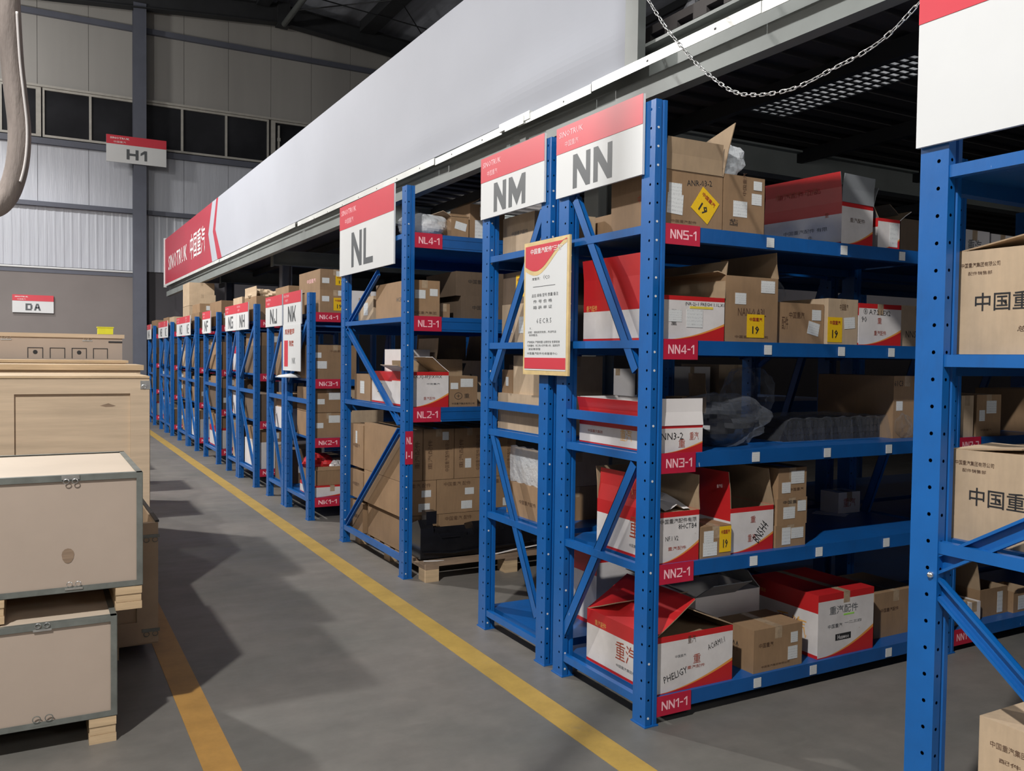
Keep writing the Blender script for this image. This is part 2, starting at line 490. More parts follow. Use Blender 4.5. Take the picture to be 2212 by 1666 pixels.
# block capitals cut from straight bars, for the big signs
def block_letters(parent, txt, c, right, up, w, h, st, mat, off=.0008, name='lettering'):
    """condensed bold capitals; w overall, h height, st stroke width"""
    R, U = Vector(right), Vector(up); N = R.cross(U)
    n = len(txt); gap = st * .75
    wid = {'M': 1.28, 'L': .86, 'J': .8, 'E': .85, 'F': .82, '1': .55, '-': .55, ' ': .5}
    tot = sum(wid.get(ch, 1) for ch in txt)
    unit = (w - gap * (n - 1)) / tot
    x = -w / 2
    m = MB(); C = Vector(c) + N * off
    def P(a, b): return tuple(C + R * a + U * b)
    def poly(*q): m.quad([P(a, b) for a, b in q])
    for ch in txt:
        lw = unit * wid.get(ch, 1); x0, x1 = x, x + lw; y0, y1 = -h / 2, h / 2; s = min(st, lw * .4); ym = 0
        def V(a): poly((a, y0), (a + s, y0), (a + s, y1), (a, y1))
        def Hh(b, xa=x0, xb=x1): poly((xa, b), (xb, b), (xb, b + s * .85), (xa, b + s * .85))
        t = s * .85
        if ch == 'N': V(x0); V(x1 - s); poly((x0 + s, y1), (x0 + s, y1 - 1.9 * s), (x1 - s, y0), (x1 - s, y0 + 1.9 * s))
        elif ch == 'M':
            V(x0); V(x1 - s); xm = (x0 + x1) / 2
            poly((x0 + s, y1), (x0 + s, y1 - 2.2 * s), (xm, y0), (xm, y0 + 2.2 * s)); poly((x1 - s, y1), (xm, y0 + 2.2 * s), (xm, y0), (x1 - s, y1 - 2.2 * s))
        elif ch == 'L': V(x0); Hh(y0, x0 + s)
        elif ch == 'H': V(x0); V(x1 - s); Hh(-t / 2, x0 + s, x1 - s)
        elif ch == 'K': V(x0); poly((x0 + s, -s), (x1 - s * .9, y1), (x1, y1), (x0 + s, -s - 1.3 * s + s * 2.0 * 0)) ; poly((x0 + s * 1.2, 0), (x0 + s * 2.0, s * .8), (x1, y0), (x1 - s, y0))
        elif ch == 'J': V(x1 - s); Hh(y0, x0, x1 - s); poly((x0, y0 + t), (x0 + s, y0 + t), (x0 + s, y0 + t * 2), (x0, y0 + t * 2))
        elif ch == 'F': V(x0); Hh(y1 - t, x0 + s); Hh(-t / 2, x0 + s, x1 - s * .4)
        elif ch == 'E': V(x0); Hh(y1 - t, x0 + s); Hh(-t / 2, x0 + s, x1 - s * .4); Hh(y0, x0 + s)
        elif ch == 'C': V(x0); Hh(y1 - t, x0 + s); Hh(y0, x0 + s)
        elif ch == 'G': V(x0); Hh(y1 - t, x0 + s); Hh(y0, x0 + s); poly((x1 - s, y0 + t), (x1, y0 + t), (x1, t / 2), (x1 - s, t / 2)); Hh(-t / 2, (x0 + x1) / 2, x1 - s)
        elif ch == 'D': V(x0); Hh(y1 - t, x0 + s, x1 - s * .4); Hh(y0, x0 + s, x1 - s * .4); poly((x1 - s, y0 + t), (x1, y0 + t), (x1, y1 - t), (x1 - s, y1 - t))
        elif ch == 'B': V(x0); Hh(y1 - t, x0 + s, x1 - s * .4); Hh(y0, x0 + s, x1 - s * .4); Hh(-t / 2, x0 + s, x1 - s * .4); poly((x1 - s, y0 + t), (x1, y0 + t), (x1, -t / 2), (x1 - s, -t / 2)); poly((x1 - s, t / 2), (x1, t / 2), (x1, y1 - t), (x1 - s, y1 - t))
        elif ch == 'A': xm = (x0 + x1) / 2; poly((x0, y0), (x0 + s, y0), (xm + s * .1, y1), (xm - s * .6, y1)); poly((x1 - s, y0), (x1, y0), (xm + s * .6, y1), (xm - s * .1, y1)); Hh(-h * .2, x0 + s * .9, x1 - s * .9)
        elif ch == '1': V(x1 - s); poly((x0, y1 - 2.2 * s), (x1 - s, y1 - 1.2 * s), (x1 - s, y1), (x0, y1 - 1.2 * s))
        elif ch in '2345':
            yh = h / 2
            seg = {'2': 'tumdb', '3': 'tuwrb', '5': 'tlmrb', '4': ''}[ch]
            if ch == '4':
                poly((x1 - s * 1.7, y0), (x1 - s * .7, y0), (x1 - s * .7, y1), (x1 - s * 1.7, y1)); Hh(y0 + h * .2, x0, x1 - s * 1.7); poly((x1 - s * .7, y0 + h * .2), (x1, y0 + h * .2), (x1, y0 + h * .2 + t), (x1 - s * .7, y0 + h * .2 + t)); poly((x0, y0 + h * .2 + t), (x0 + s, y0 + h * .2 + t), (x1 - s * 1.7, y1 - s * .6), (x1 - s * 1.7, y1))
            else:
                Hh(y1 - t); Hh(y0)
                if ch == '2':
                    poly((x1 - s, .02 * h), (x1, .02 * h), (x1, y1 - t), (x1 - s, y1 - t)); poly((x0, y0 + t), (x0 + s * 1.2, y0 + t), (x1, .02 * h), (x1 - s, .02 * h))
                if ch in '35':
                    Hh(-t / 2, x0 + (s if ch == '5' else lw * .3), x1 - s); poly((x1 - s, y0 + t), (x1, y0 + t), (x1, 0), (x1 - s, t / 2))
                if ch == '3':
                    poly((x1 - s, -t / 2), (x1, 0), (x1, y1 - t), (x1 - s, y1 - t))
                if ch == '5':
                    poly((x0, -t / 2), (x0 + s, -t / 2), (x0 + s, y1 - t), (x0, y1 - t))
        elif ch == '-': Hh(-t / 2)
        x = x1 + gap
    return m.build(name, mat, parent)

# ================================================================ THE HALL
struct(MB().box(-9, 14, -7, 22, -0.15, 0.0).build('floor', FLOOR))
struct(MB().box(-9.2, -9, -7, 22.2, -0.15, 9.3).build('wall_left', WALL_UP))
struct(MB().box(14, 14.2, -7, 22.2, -0.15, 9.6).build('wall_right', WALL_D2))
struct(MB().box(-9.2, 14.2, -7.2, -7, -0.15, 10.3).build('wall_front', WALL_UP))
wb = struct(MB().box(-9, 14, 22.06, 22.2, -0.15, 10.35).build('wall_back', WALL_D2))
# upper panels, each a piece with its own joint
def wall_panel(x0, x1, z0, z1, mat, y=22.0, name='panel'):
    return MB().box(x0 + .004, x1 - .004, y, 22.06, z0 + .004, z1 - .004).build(name, mat, wb)
for i in range(-6, 10):
    wall_panel(i * 1.02 + .1, i * 1.02 + 1.12, 7.44, 8.98, WALL_UP)
    wall_panel(i * 1.02 + .1, i * 1.02 + 1.12, 8.99, 9.72, WALL_UP)
for i in range(-6, 10):
    wall_panel(i * 1.02 + .1, i * 1.02 + 1.12, 4.86, 6.24, WALL_W)
# ribbed lower white sheet
m = MB()
x = -6.0
while x < 10.2:
    m.quad([(x, 22.02, 3.45), (x + .10, 22.02, 3.45), (x + .10, 22.02, 4.86), (x, 22.02, 4.86)])
    m.quad([(x + .10, 22.02, 3.45), (x + .12, 22.013, 3.45), (x + .12, 22.013, 4.86), (x + .10, 22.02, 4.86)])
    m.quad([(x + .12, 22.013, 3.45), (x + .15, 22.013, 3.45), (x + .15, 22.013, 4.86), (x + .12, 22.013, 4.86)])
    m.quad([(x + .15, 22.013, 3.45), (x + .17, 22.02, 3.45), (x + .17, 22.02, 4.86), (x + .15, 22.02, 4.86)])
    x += .17
m.build('ribbed_sheet', WALL_W, wb)
# girts on the wall
for z, h, mt in ((9.0, .12, COLG), (6.20, .13, COLG), (4.82, .10, COLG), (7.40, .05, WINF)):
    MB().box(-6, 10.2, 21.90, 22.0, z - h / 2, z + h / 2).build('girt', mt, wb)
# dark sliding door on the left of the column and dark wainscot to its right
d1 = struct(MB().box(-6, 2.10, 21.93, 22.05, 0, 3.38).build('door_1', WALL_D))
m = MB()
m.tube([(-6, 21.91, 3.41), (2.02, 21.91, 3.41), (2.10, 21.91, 3.38), (2.145, 21.91, 3.28), (2.15, 21.91, 1.6), (2.15, 21.91, .02)], .022, 8)
m.build('door_edge_pipe', WHITE_P, d1, smooth=True)
MB().box(-6, 2.05, 21.915, 21.93, 3.30, 3.38).build('door_rail', COLG, d1)
# windows
def window(n, x0, x1, muls, frame=.06):
    fr = MB()
    z0, z1 = 6.29, 7.37
    fr.box(x0, x1, 21.93, 22.0, z0, z0 + .05); fr.box(x0, x1, 21.93, 22.0, z1 - .05, z1)
    fr.box(x0, x0 + frame, 21.93, 22.0, z0 + .05, z1 - .05); fr.box(x1 - frame, x1, 21.93, 22.0, z0 + .05, z1 - .05)
    w = struct(fr.build('window_%d' % n, WINF))
    ed = [x0 + frame] + muls + [x1 - frame]
    for mm in muls:
        MB().box(mm - .025, mm + .025, 21.935, 22.0, z0 + .05, z1 - .05).build('mullion', WINF, w)
    for a, b in zip(ed[:-1], ed[1:]):
        MB().box(a + (.025 if a in muls else 0), b - (.025 if b in muls else 0), 21.975, 21.99, z0 + .05, z1 - .05).build('pane', GLASS, w)
    return w
window(1, -3.6, 0.17, [-2.6, -1.6, -0.6], .1)
window(2, 0.20, 2.08, [1.15], .04)
window(3, 2.20, 5.14, [3.11, 4.12], .04)
w4 = window(4, 5.20, 8.6, [6.3, 7.4], .10)
MB().box(5.36, 5.40, 21.90, 21.94, 6.55, 7.25).box(5.345, 5.415, 21.885, 21.92, 6.86, 6.94).build('window_latch', WINF, w4)
# steel column and the rafters
def ibeam(m, p0, p1, w, h, tf=.014, tw=.010, up=(0, 0, 1)):
    p0, p1 = Vector(p0), Vector(p1)
    d = (p1 - p0); L = d.normalized(); U = Vector(up); U = (U - L * U.dot(L)).normalized(); S = L.cross(U)
    for a, b, c, e in ((-w / 2, w / 2, -h / 2, -h / 2 + tf), (-w / 2, w / 2, h / 2 - tf, h / 2), (-tw / 2, tw / 2, -h / 2 + tf, h / 2 - tf)):
        m.obox(p0 + S * a + U * c, d, S * (b - a), U * (e - c))
    return m
m = MB()
m.box(2.02, 2.29, 21.60, 21.63, 0, 9.5); m.box(2.02, 2.29, 21.85, 21.88, 0, 9.5); m.box(2.14, 2.17, 21.63, 21.85, 0, 9.5)
struct(m.build('trim_1', COLG))
zr = lambda x: 9.66 - .085 * abs(x - 5.4)
m = MB()
for a, b in ((-9, 5.4), (5.4, 14)):
    ibeam(m, (a, 21.65, zr(a) + .22), (b, 21.65, zr(b) + .22), .26, .46)
m.box(5.25, 5.55, 21.50, 21.80, 9.60, 10.15)
struct(m.build('trim_2', DARKM))
m = MB()
for a, b in ((-9, 5.4), (5.4, 14)):
    ibeam(m, (a, 13.6, zr(a) + .22), (b, 13.6, zr(b) + .22), .26, .46)
    ibeam(m, (a, 5.6, zr(a) + .22), (b, 5.6, zr(b) + .22), .26, .46)
struct(m.build('trim_3', DARKM))
rf = MB()
rz = lambda x: 10.32 - .085 * abs(x - 5.4)
for a, b in ((-9.2, 5.4), (5.4, 14.2)):
    rf.quad([(a, -7, rz(a)), (a, 22.2, rz(a)), (b, 22.2, rz(b)), (b, -7, rz(b))])
    rf.quad([(a, -7, rz(a) + .08), (b, -7, rz(b) + .08), (b, 22.2, rz(b) + .08), (a, 22.2, rz(a) + .08)])
ceil = struct(rf.build('ceiling', ROOF))
for x in (-7.5, -6, -4.5, -3, -1.5, 0, 1.5, 3.0, 9.6, 11.2, 12.8):
    MB().box(x - .04, x + .04, -7, 21.9, rz(x) - .2, rz(x) - .02).build('purlin', DARKM, ceil)
MB().box(7.35, 7.75, -7, 21.6, rz(7.4) - .32, rz(7.4) - .05).build('purlin', DARKM, ceil)
MB().box(4.75, 5.05, -7, 21.6, rz(5) - .3, rz(5) - .03).build('purlin', DARKM, ceil)
MB().tube([(5.40, -7, 9.62), (5.40, 21.5, 9.62)], .07, 10).build('ridge_pipe', BEAMG, ceil, smooth=True)
m = MB()
for a, b in (((5.6, 21.4, 9.95), (9.4, 17.0, 9.75)), ((9.2, 21.4, 9.75), (5.8, 17.0, 9.95)), ((8.9, 21.4, 9.9), (8.9, 17.6, 9.3)), ((5.5, 20.2, 9.9), (9.9, 20.4, 9.7))):
    m.tube([a, b], .015, 6)
m.build('tie_rod', DARKM, ceil)

# painted lines on the floor
tag(MB().box(1.920, 2.050, -0.6, 20.8, 0, .0015).build('floor_line', LINE), 'long yellow line painted on the floor along the foot of the blue racks', 'floor line')
tag(MB().box(0.545, 0.672, -0.6, 21.0, 0, .0015).build('floor_line', LINE2), 'orange-yellow line painted on the floor beside the wooden crates', 'floor line')
tag(MB().tube([(3.5, 2.05, .002), (3.5, 2.05, .004)], .035, 14).build('drain_cap', DARKM), 'small dark round spot cap on the floor in front of rack NN', 'cap')

# ================================================================ MEZZANINE
mz = empty('mezzanine', 'grey steel mezzanine platform over the blue racks, on slate columns', 'platform', (2.5, 0, 0))
MZ = lambda x0, x1, y0, y1, z0, z1: (x0 - 2.5, x1 - 2.5, y0, y1, z0, z1)
m = MB()
for r in ((2.62, 3.83, -1, 20.2), (4.15, 11, -1, 20.2), (3.83, 4.15, -1, 2.50), (3.83, 4.15, 4.02, 20.2)):
    m.box(*MZ(*r, 3.12, 3.16))
    x0, x1, y0, y1 = r
    y = y0
    while y < min(y1, 9):
        m.box(*MZ(x0, x1, y, min(y + .09, y1), 3.09, 3.12), skip=('z+'))
        y += .20
m.build('deck', DECK, mz)
m = MB(); m.box(*MZ(2.53, 2.60, -1, 20.1, 2.775, 2.79)).box(*MZ(2.53, 2.60, -1, 20.1, 3.02, 3.035)).box(*MZ(2.53, 2.545, -1, 20.1, 2.79, 2.875)).box(*MZ(2.585, 2.595, -1, 20.1, 2.79, 3.02))
m.build('edge_beam', BEAMG, mz)
for (yb, xs, z0, z1) in ((4.6, 2.66, 2.88, 3.08), (8.3, 2.66, 2.88, 3.08), (12.2, 2.92, 2.79, 3.0), (16.6, 3.03, 2.86, 3.08)):
    m = MB(); ibeam(m, (xs - 2.5, yb, (z0 + z1) / 2), (8.5, yb, (z0 + z1) / 2), .12, z1 - z0)
    m.box(xs - 2.515, xs - 2.5, yb - .065, yb + .065, z0 - .02, z1 + .02)
    m.build('cross_beam', BEAMG, mz)
for (yb, xc) in ((4.6, 3.17), (12.2, 3.10), (16.6, 3.18)):
    m = MB()
    x = xc - 2.5
    zt = {4.6: 2.88, 12.2: 2.79, 16.6: 2.86}[yb]
    m.box(x - .07, x - .055, yb - .08, yb + .08, .012, zt).box(x + .055, x + .07, yb - .08, yb + .08, .012, zt).box(x - .055, x + .055, yb - .006, yb + .006, .012, zt).box(x - .12, x + .12, yb - .12, yb + .12, 0, .012)
    m.build('column', BEAMG if yb < 5 else COLG, mz)
# purlins under the deck
for xx in (3.6, 4.9, 6.2, 7.5):
    MB().box(*MZ(xx, xx + .05, -1, 20, 3.0, 3.09)).build('joist', DARKM, mz)
# silver angle below the fascia, in lengths with bolt holes
def strip(y0, y1, zoff=0, tilt=0):
    m = MB(); x = -.04
    m.obox((x, y0, 2.888 + zoff), (0.004, 0, 0), (0, y1 - y0, tilt), (0, 0, .042), 0)
    m.obox((x, y0, 2.93 + zoff), (0.05, 0, 0), (0, y1 - y0, tilt), (0, 0, .004), 0)
    yy = y0 + .25
    while yy < y1 - .05 and y0 < 7:
        m.obox((x - .001, yy, 2.905 + zoff), (0.001, 0, 0), (0, .012, 0), (0, 0, .009), 1)
        yy += .45
    m.build('edge_angle', [SILVER, BLACKINK], mz)
strip(1.2, 2.50); strip(2.505, 3.66, .002); strip(3.67, 4.42, -.004); strip(4.62, 5.6, -.004); strip(5.62, 9.2, .004, .02); strip(9.3, 13.6, .03, .01); strip(13.65, 20.0, .045, .03)
MB().box(-.045, -.02, 4.28, 4.64, 2.90, 2.945).box(-.05, -.045, 4.34, 4.56, 2.885, 2.93).build('splice_plate', SILVER, mz)
# grating hatch in the deck with pale translucent panes above the bars
gm, gnt, gb = new_mat('pale_translucent_pane')
gb.inputs['Base Color'].default_value = (0.75, 0.75, 0.75, 1)
_t = node(gnt, 'ShaderNodeBsdfTranslucent'); _t.inputs[0].default_value = (0.7, 0.7, 0.7, 1)
_ms = node(gnt, 'ShaderNodeMixShader'); _ms.inputs[0].default_value = 0.7
gnt.links.new(gb.outputs[0], _ms.inputs[1]); gnt.links.new(_t.outputs[0], _ms.inputs[2]); gnt.links.new(_ms.outputs[0], gnt.nodes['Material Output'].inputs[0])
gt = empty('floor_grating', 'dark grating with pale square openings in the underside of the mezzanine', 'grating', (3.83, 2.50, 3.08))
for i in range(27):
    MB().box(0, .32, i * .0575, i * .0575 + .017, 0, .008).build('cross_bar', DARKM, gt)
for i in range(5):
    MB().box(i * .0775, i * .0775 + .014, 0, 1.51, .001, .007).build('long_bar', DARKM, gt)
MB().box(0, .32, 0, 1.51, .012, .015).build('pane', gm, gt)
area('pane_fill', (4.0, 3.3, 3.6), 6, .5, 1.6, (0.95, 0.97, 1))  # added light over the panes so the grating openings read pale

# fascia banner
def fz(y):
    t = (y - 3.42) / (20.1 - 3.42)
    return 2.935 + .075 * t + .03 * math.sin(math.pi * min(1, t * 1.0)) ** .6, 3.895 + .10 * t
bn = empty('fascia_banner', 'long white fascia banner with a red printed end on the mezzanine edge', 'banner', (2.50, 3.42, 2.93))
def fpanel(ys, mat, name, xo=0.0, mids=None, thick=.012, skew=None, wrinkle=False):
    """strip of the banner between chevron curves ys=[(y_top,y_mid,y_bot) near, (..) far]"""
    m = MB()
    (a, b) = ys
    N = 30 if wrinkle else 6; M = 110 if wrinkle else 8
    def yat(tri, s):
        return tri[2] + (tri[1] - tri[2]) * s * 2 if s < .5 else tri[1] + (tri[0] - tri[1]) * (s - .5) * 2
    def P(i, j, back):
        s = i / N
        t = j / M
        if wrinkle:
            t = t ** 1.6
        y = yat(a, s) + (yat(b, s) - yat(a, s)) * t
        z0, z1 = fz(y)
        z = z0 + (z1 - z0) * s
        x = 2.5 + xo
        if wrinkle:
            k = max(0, 1 - (y - 3.42) / 3.5)
            x += -.022 * k * math.exp(-((s - .16) / .13) ** 2) * (1 + .35 * math.sin(y * 3.3)) + .003 * k * math.sin(s * 9 + y * 2.5)
            x += .004 * math.sin(y * 2.1) * math.sin(s * 3.1)
        if back:
            x += thick
        return (x - 2.5, y - 3.42, z - 2.93)
    for j in range(M):
        for i in range(N):
            m.quad([P(i, j + 1, 0), P(i, j, 0), P(i + 1, j, 0), P(i + 1, j + 1, 0)])
            m.quad([P(i, j, 1), P(i, j + 1, 1), P(i + 1, j + 1, 1), P(i + 1, j, 1)])
        m.quad([P(0, j, 0), P(0, j + 1, 0), P(0, j + 1, 1), P(0, j, 1)])
        m.quad([P(N, j + 1, 0), P(N, j, 0), P(N, j, 1), P(N, j + 1, 1)])
    for i in range(N):
        m.quad([P(i, 0, 0), P(i, 0, 1), P(i + 1, 0, 1), P(i + 1, 0, 0)])
        m.quad([P(i, M, 1), P(i, M, 0), P(i + 1, M, 0), P(i + 1, M, 1)])
    return m.build(name, mat, bn, smooth=wrinkle)
c0 = (3.42, 3.42, 3.42); c1 = (13.94, 14.15, 13.65); c2 = (14.10, 14.40, 14.0); c3 = (14.45, 14.80, 14.45); c4 = (20.1, 20.1, 20.1)
fpanel((c0, c1), BANNER, 'white_panel', wrinkle=True)
fpanel((c1, c2), BANNER_R, 'red_stripe')
fpanel((c2, c3), BANNER, 'white_stripe')
fpanel((c3, c4), BANNER_R, 'red_panel')
MB().box(-.015, .03, -.10, 0, -.01, .985).build('end_post', BEAMG, bn)
MB().box(-.02, .03, 16.68, 16.74, .04, 1.10).build('end_trim', WHITE_P, bn)
lettering(bn, 'SINOTRUK', (0, 14.85, .50), RY, UZ, .30, WHITEINK, w=2.5, bold=.004, off=.004)
lettering(bn, '中国重汽', (0, 12.45, .53), RY, UZ, .46, WHITEINK, w=1.55, bold=.006, off=.004)
# chain hanging between the signs of rack NN and the near rack
ch = empty('steel_chain', 'bright steel chain hanging in a loop between the red and white signs', 'chain', (2.30, 2.34, 2.51))
pts = [(3.06, 3.18), (3.0, 3.08), (2.925, 2.98), (2.85, 2.89), (2.70, 2.735), (2.54, 2.60), (2.44, 2.54), (2.34, 2.51), (2.25, 2.495), (2.17, 2.49), (2.09, 2.497), (2.01, 2.51), (1.90, 2.525), (1.80, 2.555), (1.69, 2.62), (1.60, 2.69)]
def resample(pts, step):
    out = [Vector(pts[0])]; acc = 0
    P = [Vector(p) for p in pts]
    fine = []
    for i in range(len(P) - 1):
        p0 = P[max(i - 1, 0)]; p1 = P[i]; p2 = P[i + 1]; p3 = P[min(i + 2, len(P) - 1)]
        for k in range(24):
            t = k / 24
            fine.append(.5 * ((2 * p1) + (p2 - p0) * t + (2 * p0 - 5 * p1 + 4 * p2 - p3) * t * t + (3 * p1 - p0 - 3 * p2 + p3) * t ** 3))
    fine.append(P[-1])
    for a, b in zip(fine[:-1], fine[1:]):
        acc += (b - a).length
        if acc >= step:
            out.append(b); acc -= step
    return out
lk = MB()
path = []
for k in range(16):
    an = 2 * PI * k / 16
    cx_ = .0085 if math.cos(an) > 0 else -.0085
    path.append((cx_ + .0062 * math.cos(an), .0062 * math.sin(an), 0))
lk.tube(path, .0020, 6, closed=True)
lkm = lk.mesh('link', [SHINY], True)
cpts = resample([(a, b) for a, b in pts], .0240)
for i in range(len(cpts) - 1):
    a, b = cpts[i], cpts[i + 1]
    d = Vector((0, b.x - a.x, b.y - a.y)).normalized()
    s = Vector((1, 0, 0)); n = d.cross(s)
    if i % 2: s, n = n, -s
    tw = .35 * math.sin(i * 1.3)
    s, n = s * math.cos(tw) + n * math.sin(tw), n * math.cos(tw) - s * math.sin(tw)
    o = link(lkm, 'link', ch)
    mid = (a + b) / 2
    M3 = Matrix((d, n, s)).transposed().to_4x4()
    M3.translation = Vector((0, mid.x - 2.34, mid.y - 2.51))
    o.matrix_basis = M3
# woven strap loop hanging top left
m = MB()
sp = [(-.062, 2.75), (-.060, 2.6), (-.052, 2.42), (-.043, 2.32), (-.034, 2.22), (-.036, 2.14), (-.047, 2.07), (-.068, 2.01), (-.10, 1.975), (-.14, 1.985), (-.175, 2.03), (-.195, 2.12), (-.205, 2.3), (-.21, 2.75)]
sp = resample([(-.031, 5.2), (-.031, 3.4), (-.031, 2.5)] + [(a * .5, 1.55 + (b - 1.55) * .5) for a, b in sp] + [(-.105, 2.5), (-.105, 3.4), (-.105, 5.2)], .01)
m.tube([(p.x, 1.5, p.y) for p in sp], .0155, 12, rx=.017, updir=(0, 1, 0))
so = m.build('lifting_strap', STRAP, None, smooth=True)
tag(so, 'thick grey-brown woven lifting strap hanging in a loop at the top left', 'strap')
m = MB(); m.tube([(p.x + .010, 1.484, p.y) for p in [q for q in sp[:len(sp) // 2] if 1.80 < q.y < 2.05]], .002, 6); m.build('stitched_edge', CARD_W, so, smooth=True)

# wall and column signs
def sign_small(name_lab, txt, x0, x1, z0, z1, y, frac, group=None):
    s = tag(MB().box(0, x1 - x0, 0, .03, 0, z1 - z0).build('hanging_sign', WHITE_P, None, (x0, y, z0)), name_lab, 'sign', group)
    H = z1 - z0; W = x1 - x0
    MB().box(0, W, -.004, 0, H * (1 - frac), H).build('header_band', RED_S, s)
    block_letters(s, txt, (W * .5, 0, H * (1 - frac) / 2 * .98), RX, UZ, W * (.37 if txt != 'H1' else .34), H * .38, H * .10, INK, off=.006)
    lettering(s, 'SINOTRUK', (W * .22, 0, H * (1 - frac * .33)), RX, UZ, H * .07, WHITEINK, w=W * .32, bold=.02, off=.008)
    lettering(s, '中国重汽', (W * .22, 0, H * (1 - frac * .75)), RX, UZ, H * .07, WHITEINK, w=W * .2, off=.008)
    return s
sign_small('red and white H1 sign fixed high on the slate wall column', 'H1', 1.45, 2.71, 5.84, 6.44, 21.55, .33)
sign_small('red and white DA sign on the dark sliding door', 'DA', -.40, .40, 2.40, 2.79, 21.88, .34)
# plastic draped goods on the mezzanine beyond the end of the banner
m = MB()
N1, N2 = 26, 14
def PS(i, j):
    t = i / N1; s = j / N2
    y = 3.28 - 1.5 * t
    top = 3.80 - .25 * t - 1.1 * max(0, t - .35) ** 1.3
    z = 3.165 + max(.02, (top - 3.165)) * s
    x = 2.68 + .25 * s ** 1.5 + .05 * math.sin(t * 19 + s * 4) * (1 - s * .4) + .025 * math.sin(t * 43 + s * 9)
    return (x, y, z)
for i in range(N1):
    for j in range(N2):
        m.quad([PS(i, j), PS(i + 1, j), PS(i + 1, j + 1), PS(i, j + 1)])
o = m.build('plastic_sheet', FILM_D, None, smooth=True)
md = o.modifiers.new('thick', 'SOLIDIFY'); md.thickness = .003
tag(o, 'crumpled dusty plastic sheet draped over goods on the mezzanine edge', 'plastic sheet')
tag(MB().box(2.98, 3.72, 1.7, 3.38, 3.16, 3.95).build('covered_crate', DECK), 'dark crate covered by dusty plastic on top of the mezzanine', 'crate')

# ================================================================ RACKS
X0 = 2.24
PITCH = .075
def hole_strip(m, P, w, H, hu, r=.0058, z0=.0):
    """P(u,z) -> point; strip of width w and height H with octagonal holes in one column at u=hu"""
    n = int(H / PITCH)
    p = H / n
    for i in range(n):
        zb = z0 + i * p
        zc = zb + p / 2
        outer = [(0, zb), (hu, zb), (w, zb), (w, zc), (w, zb + p), (hu, zb + p), (0, zb + p), (0, zc)]
        ang = [-135, -90, -45, 0, 45, 90, 135, 180]
        inner = [(hu + r * math.cos(math.radians(a)), zc + r * math.sin(math.radians(a))) for a in ang]
        for k in range(8):
            j = (k + 1) % 8
            m.quad([P(*outer[k]), P(*outer[j]), P(*inner[j]), P(*inner[k])])
PWX, PWY = .060, .088
_post = {}
def post_mesh(H):
    if H not in _post:
        m = MB()
        # -X face (towards the aisle), holes
        hole_strip(m, lambda u, z: (0, PWY - u, z), PWY, H, PWY - .030)
        # -Y face: two lands with a groove between
        hole_strip(m, lambda u, z: (u, 0, z), .030, H, .015, .005)
        m.quad([(.030, 0, 0), (.034, .007, 0), (.034, .007, H), (.030, 0, H)])
        m.quad([(.034, .007, 0), (.040, .007, 0), (.040, .007, H), (.034, .007, H)])
        m.quad([(.040, .007, 0), (.044, 0, 0), (.044, 0, H), (.040, .007, H)])
        m.quad([(.044, 0, 0), (PWX, 0, 0), (PWX, 0, H), (.044, 0, H)])
        m.quad([(PWX, 0, 0), (PWX, PWY, 0), (PWX, PWY, H), (PWX, 0, H)])
        m.quad([(PWX, PWY, 0), (0, PWY, 0), (0, PWY, H), (PWX, PWY, H)])
        # small foot plate
        m.box(-.006, PWX + .006, -.006, PWY + .006, 0, .006)
        _post[H] = m.mesh('upright_post', [BLUE])
    return _post[H]
def brace(parent, ya, za, yb, zb, w=.050, d=.022, x=.006, openx=True, name='brace'):
    a, b = Vector((x, ya, za)), Vector((x, yb, zb))
    D = b - a; L = D.normalized(); S = Vector((1, 0, 0)).cross(L)
    m = MB(); t = .003
    if openx:
        m.obox(a - S * w / 2 + Vector((d - t, 0, 0)), D, S * w, (t, 0, 0))
        m.obox(a - S * w / 2, D, S * .008, (d, 0, 0)); m.obox(a + S * (w / 2 - .008), D, S * .008, (d, 0, 0))
    else:
        m.obox(a - S * w / 2, D, S * w, (t, 0, 0))
        m.obox(a - S * w / 2, D, S * t, (d, 0, 0)); m.obox(a + S * (w / 2 - t), D, S * t, (d, 0, 0))
    return m.build(name, BLUE, parent)
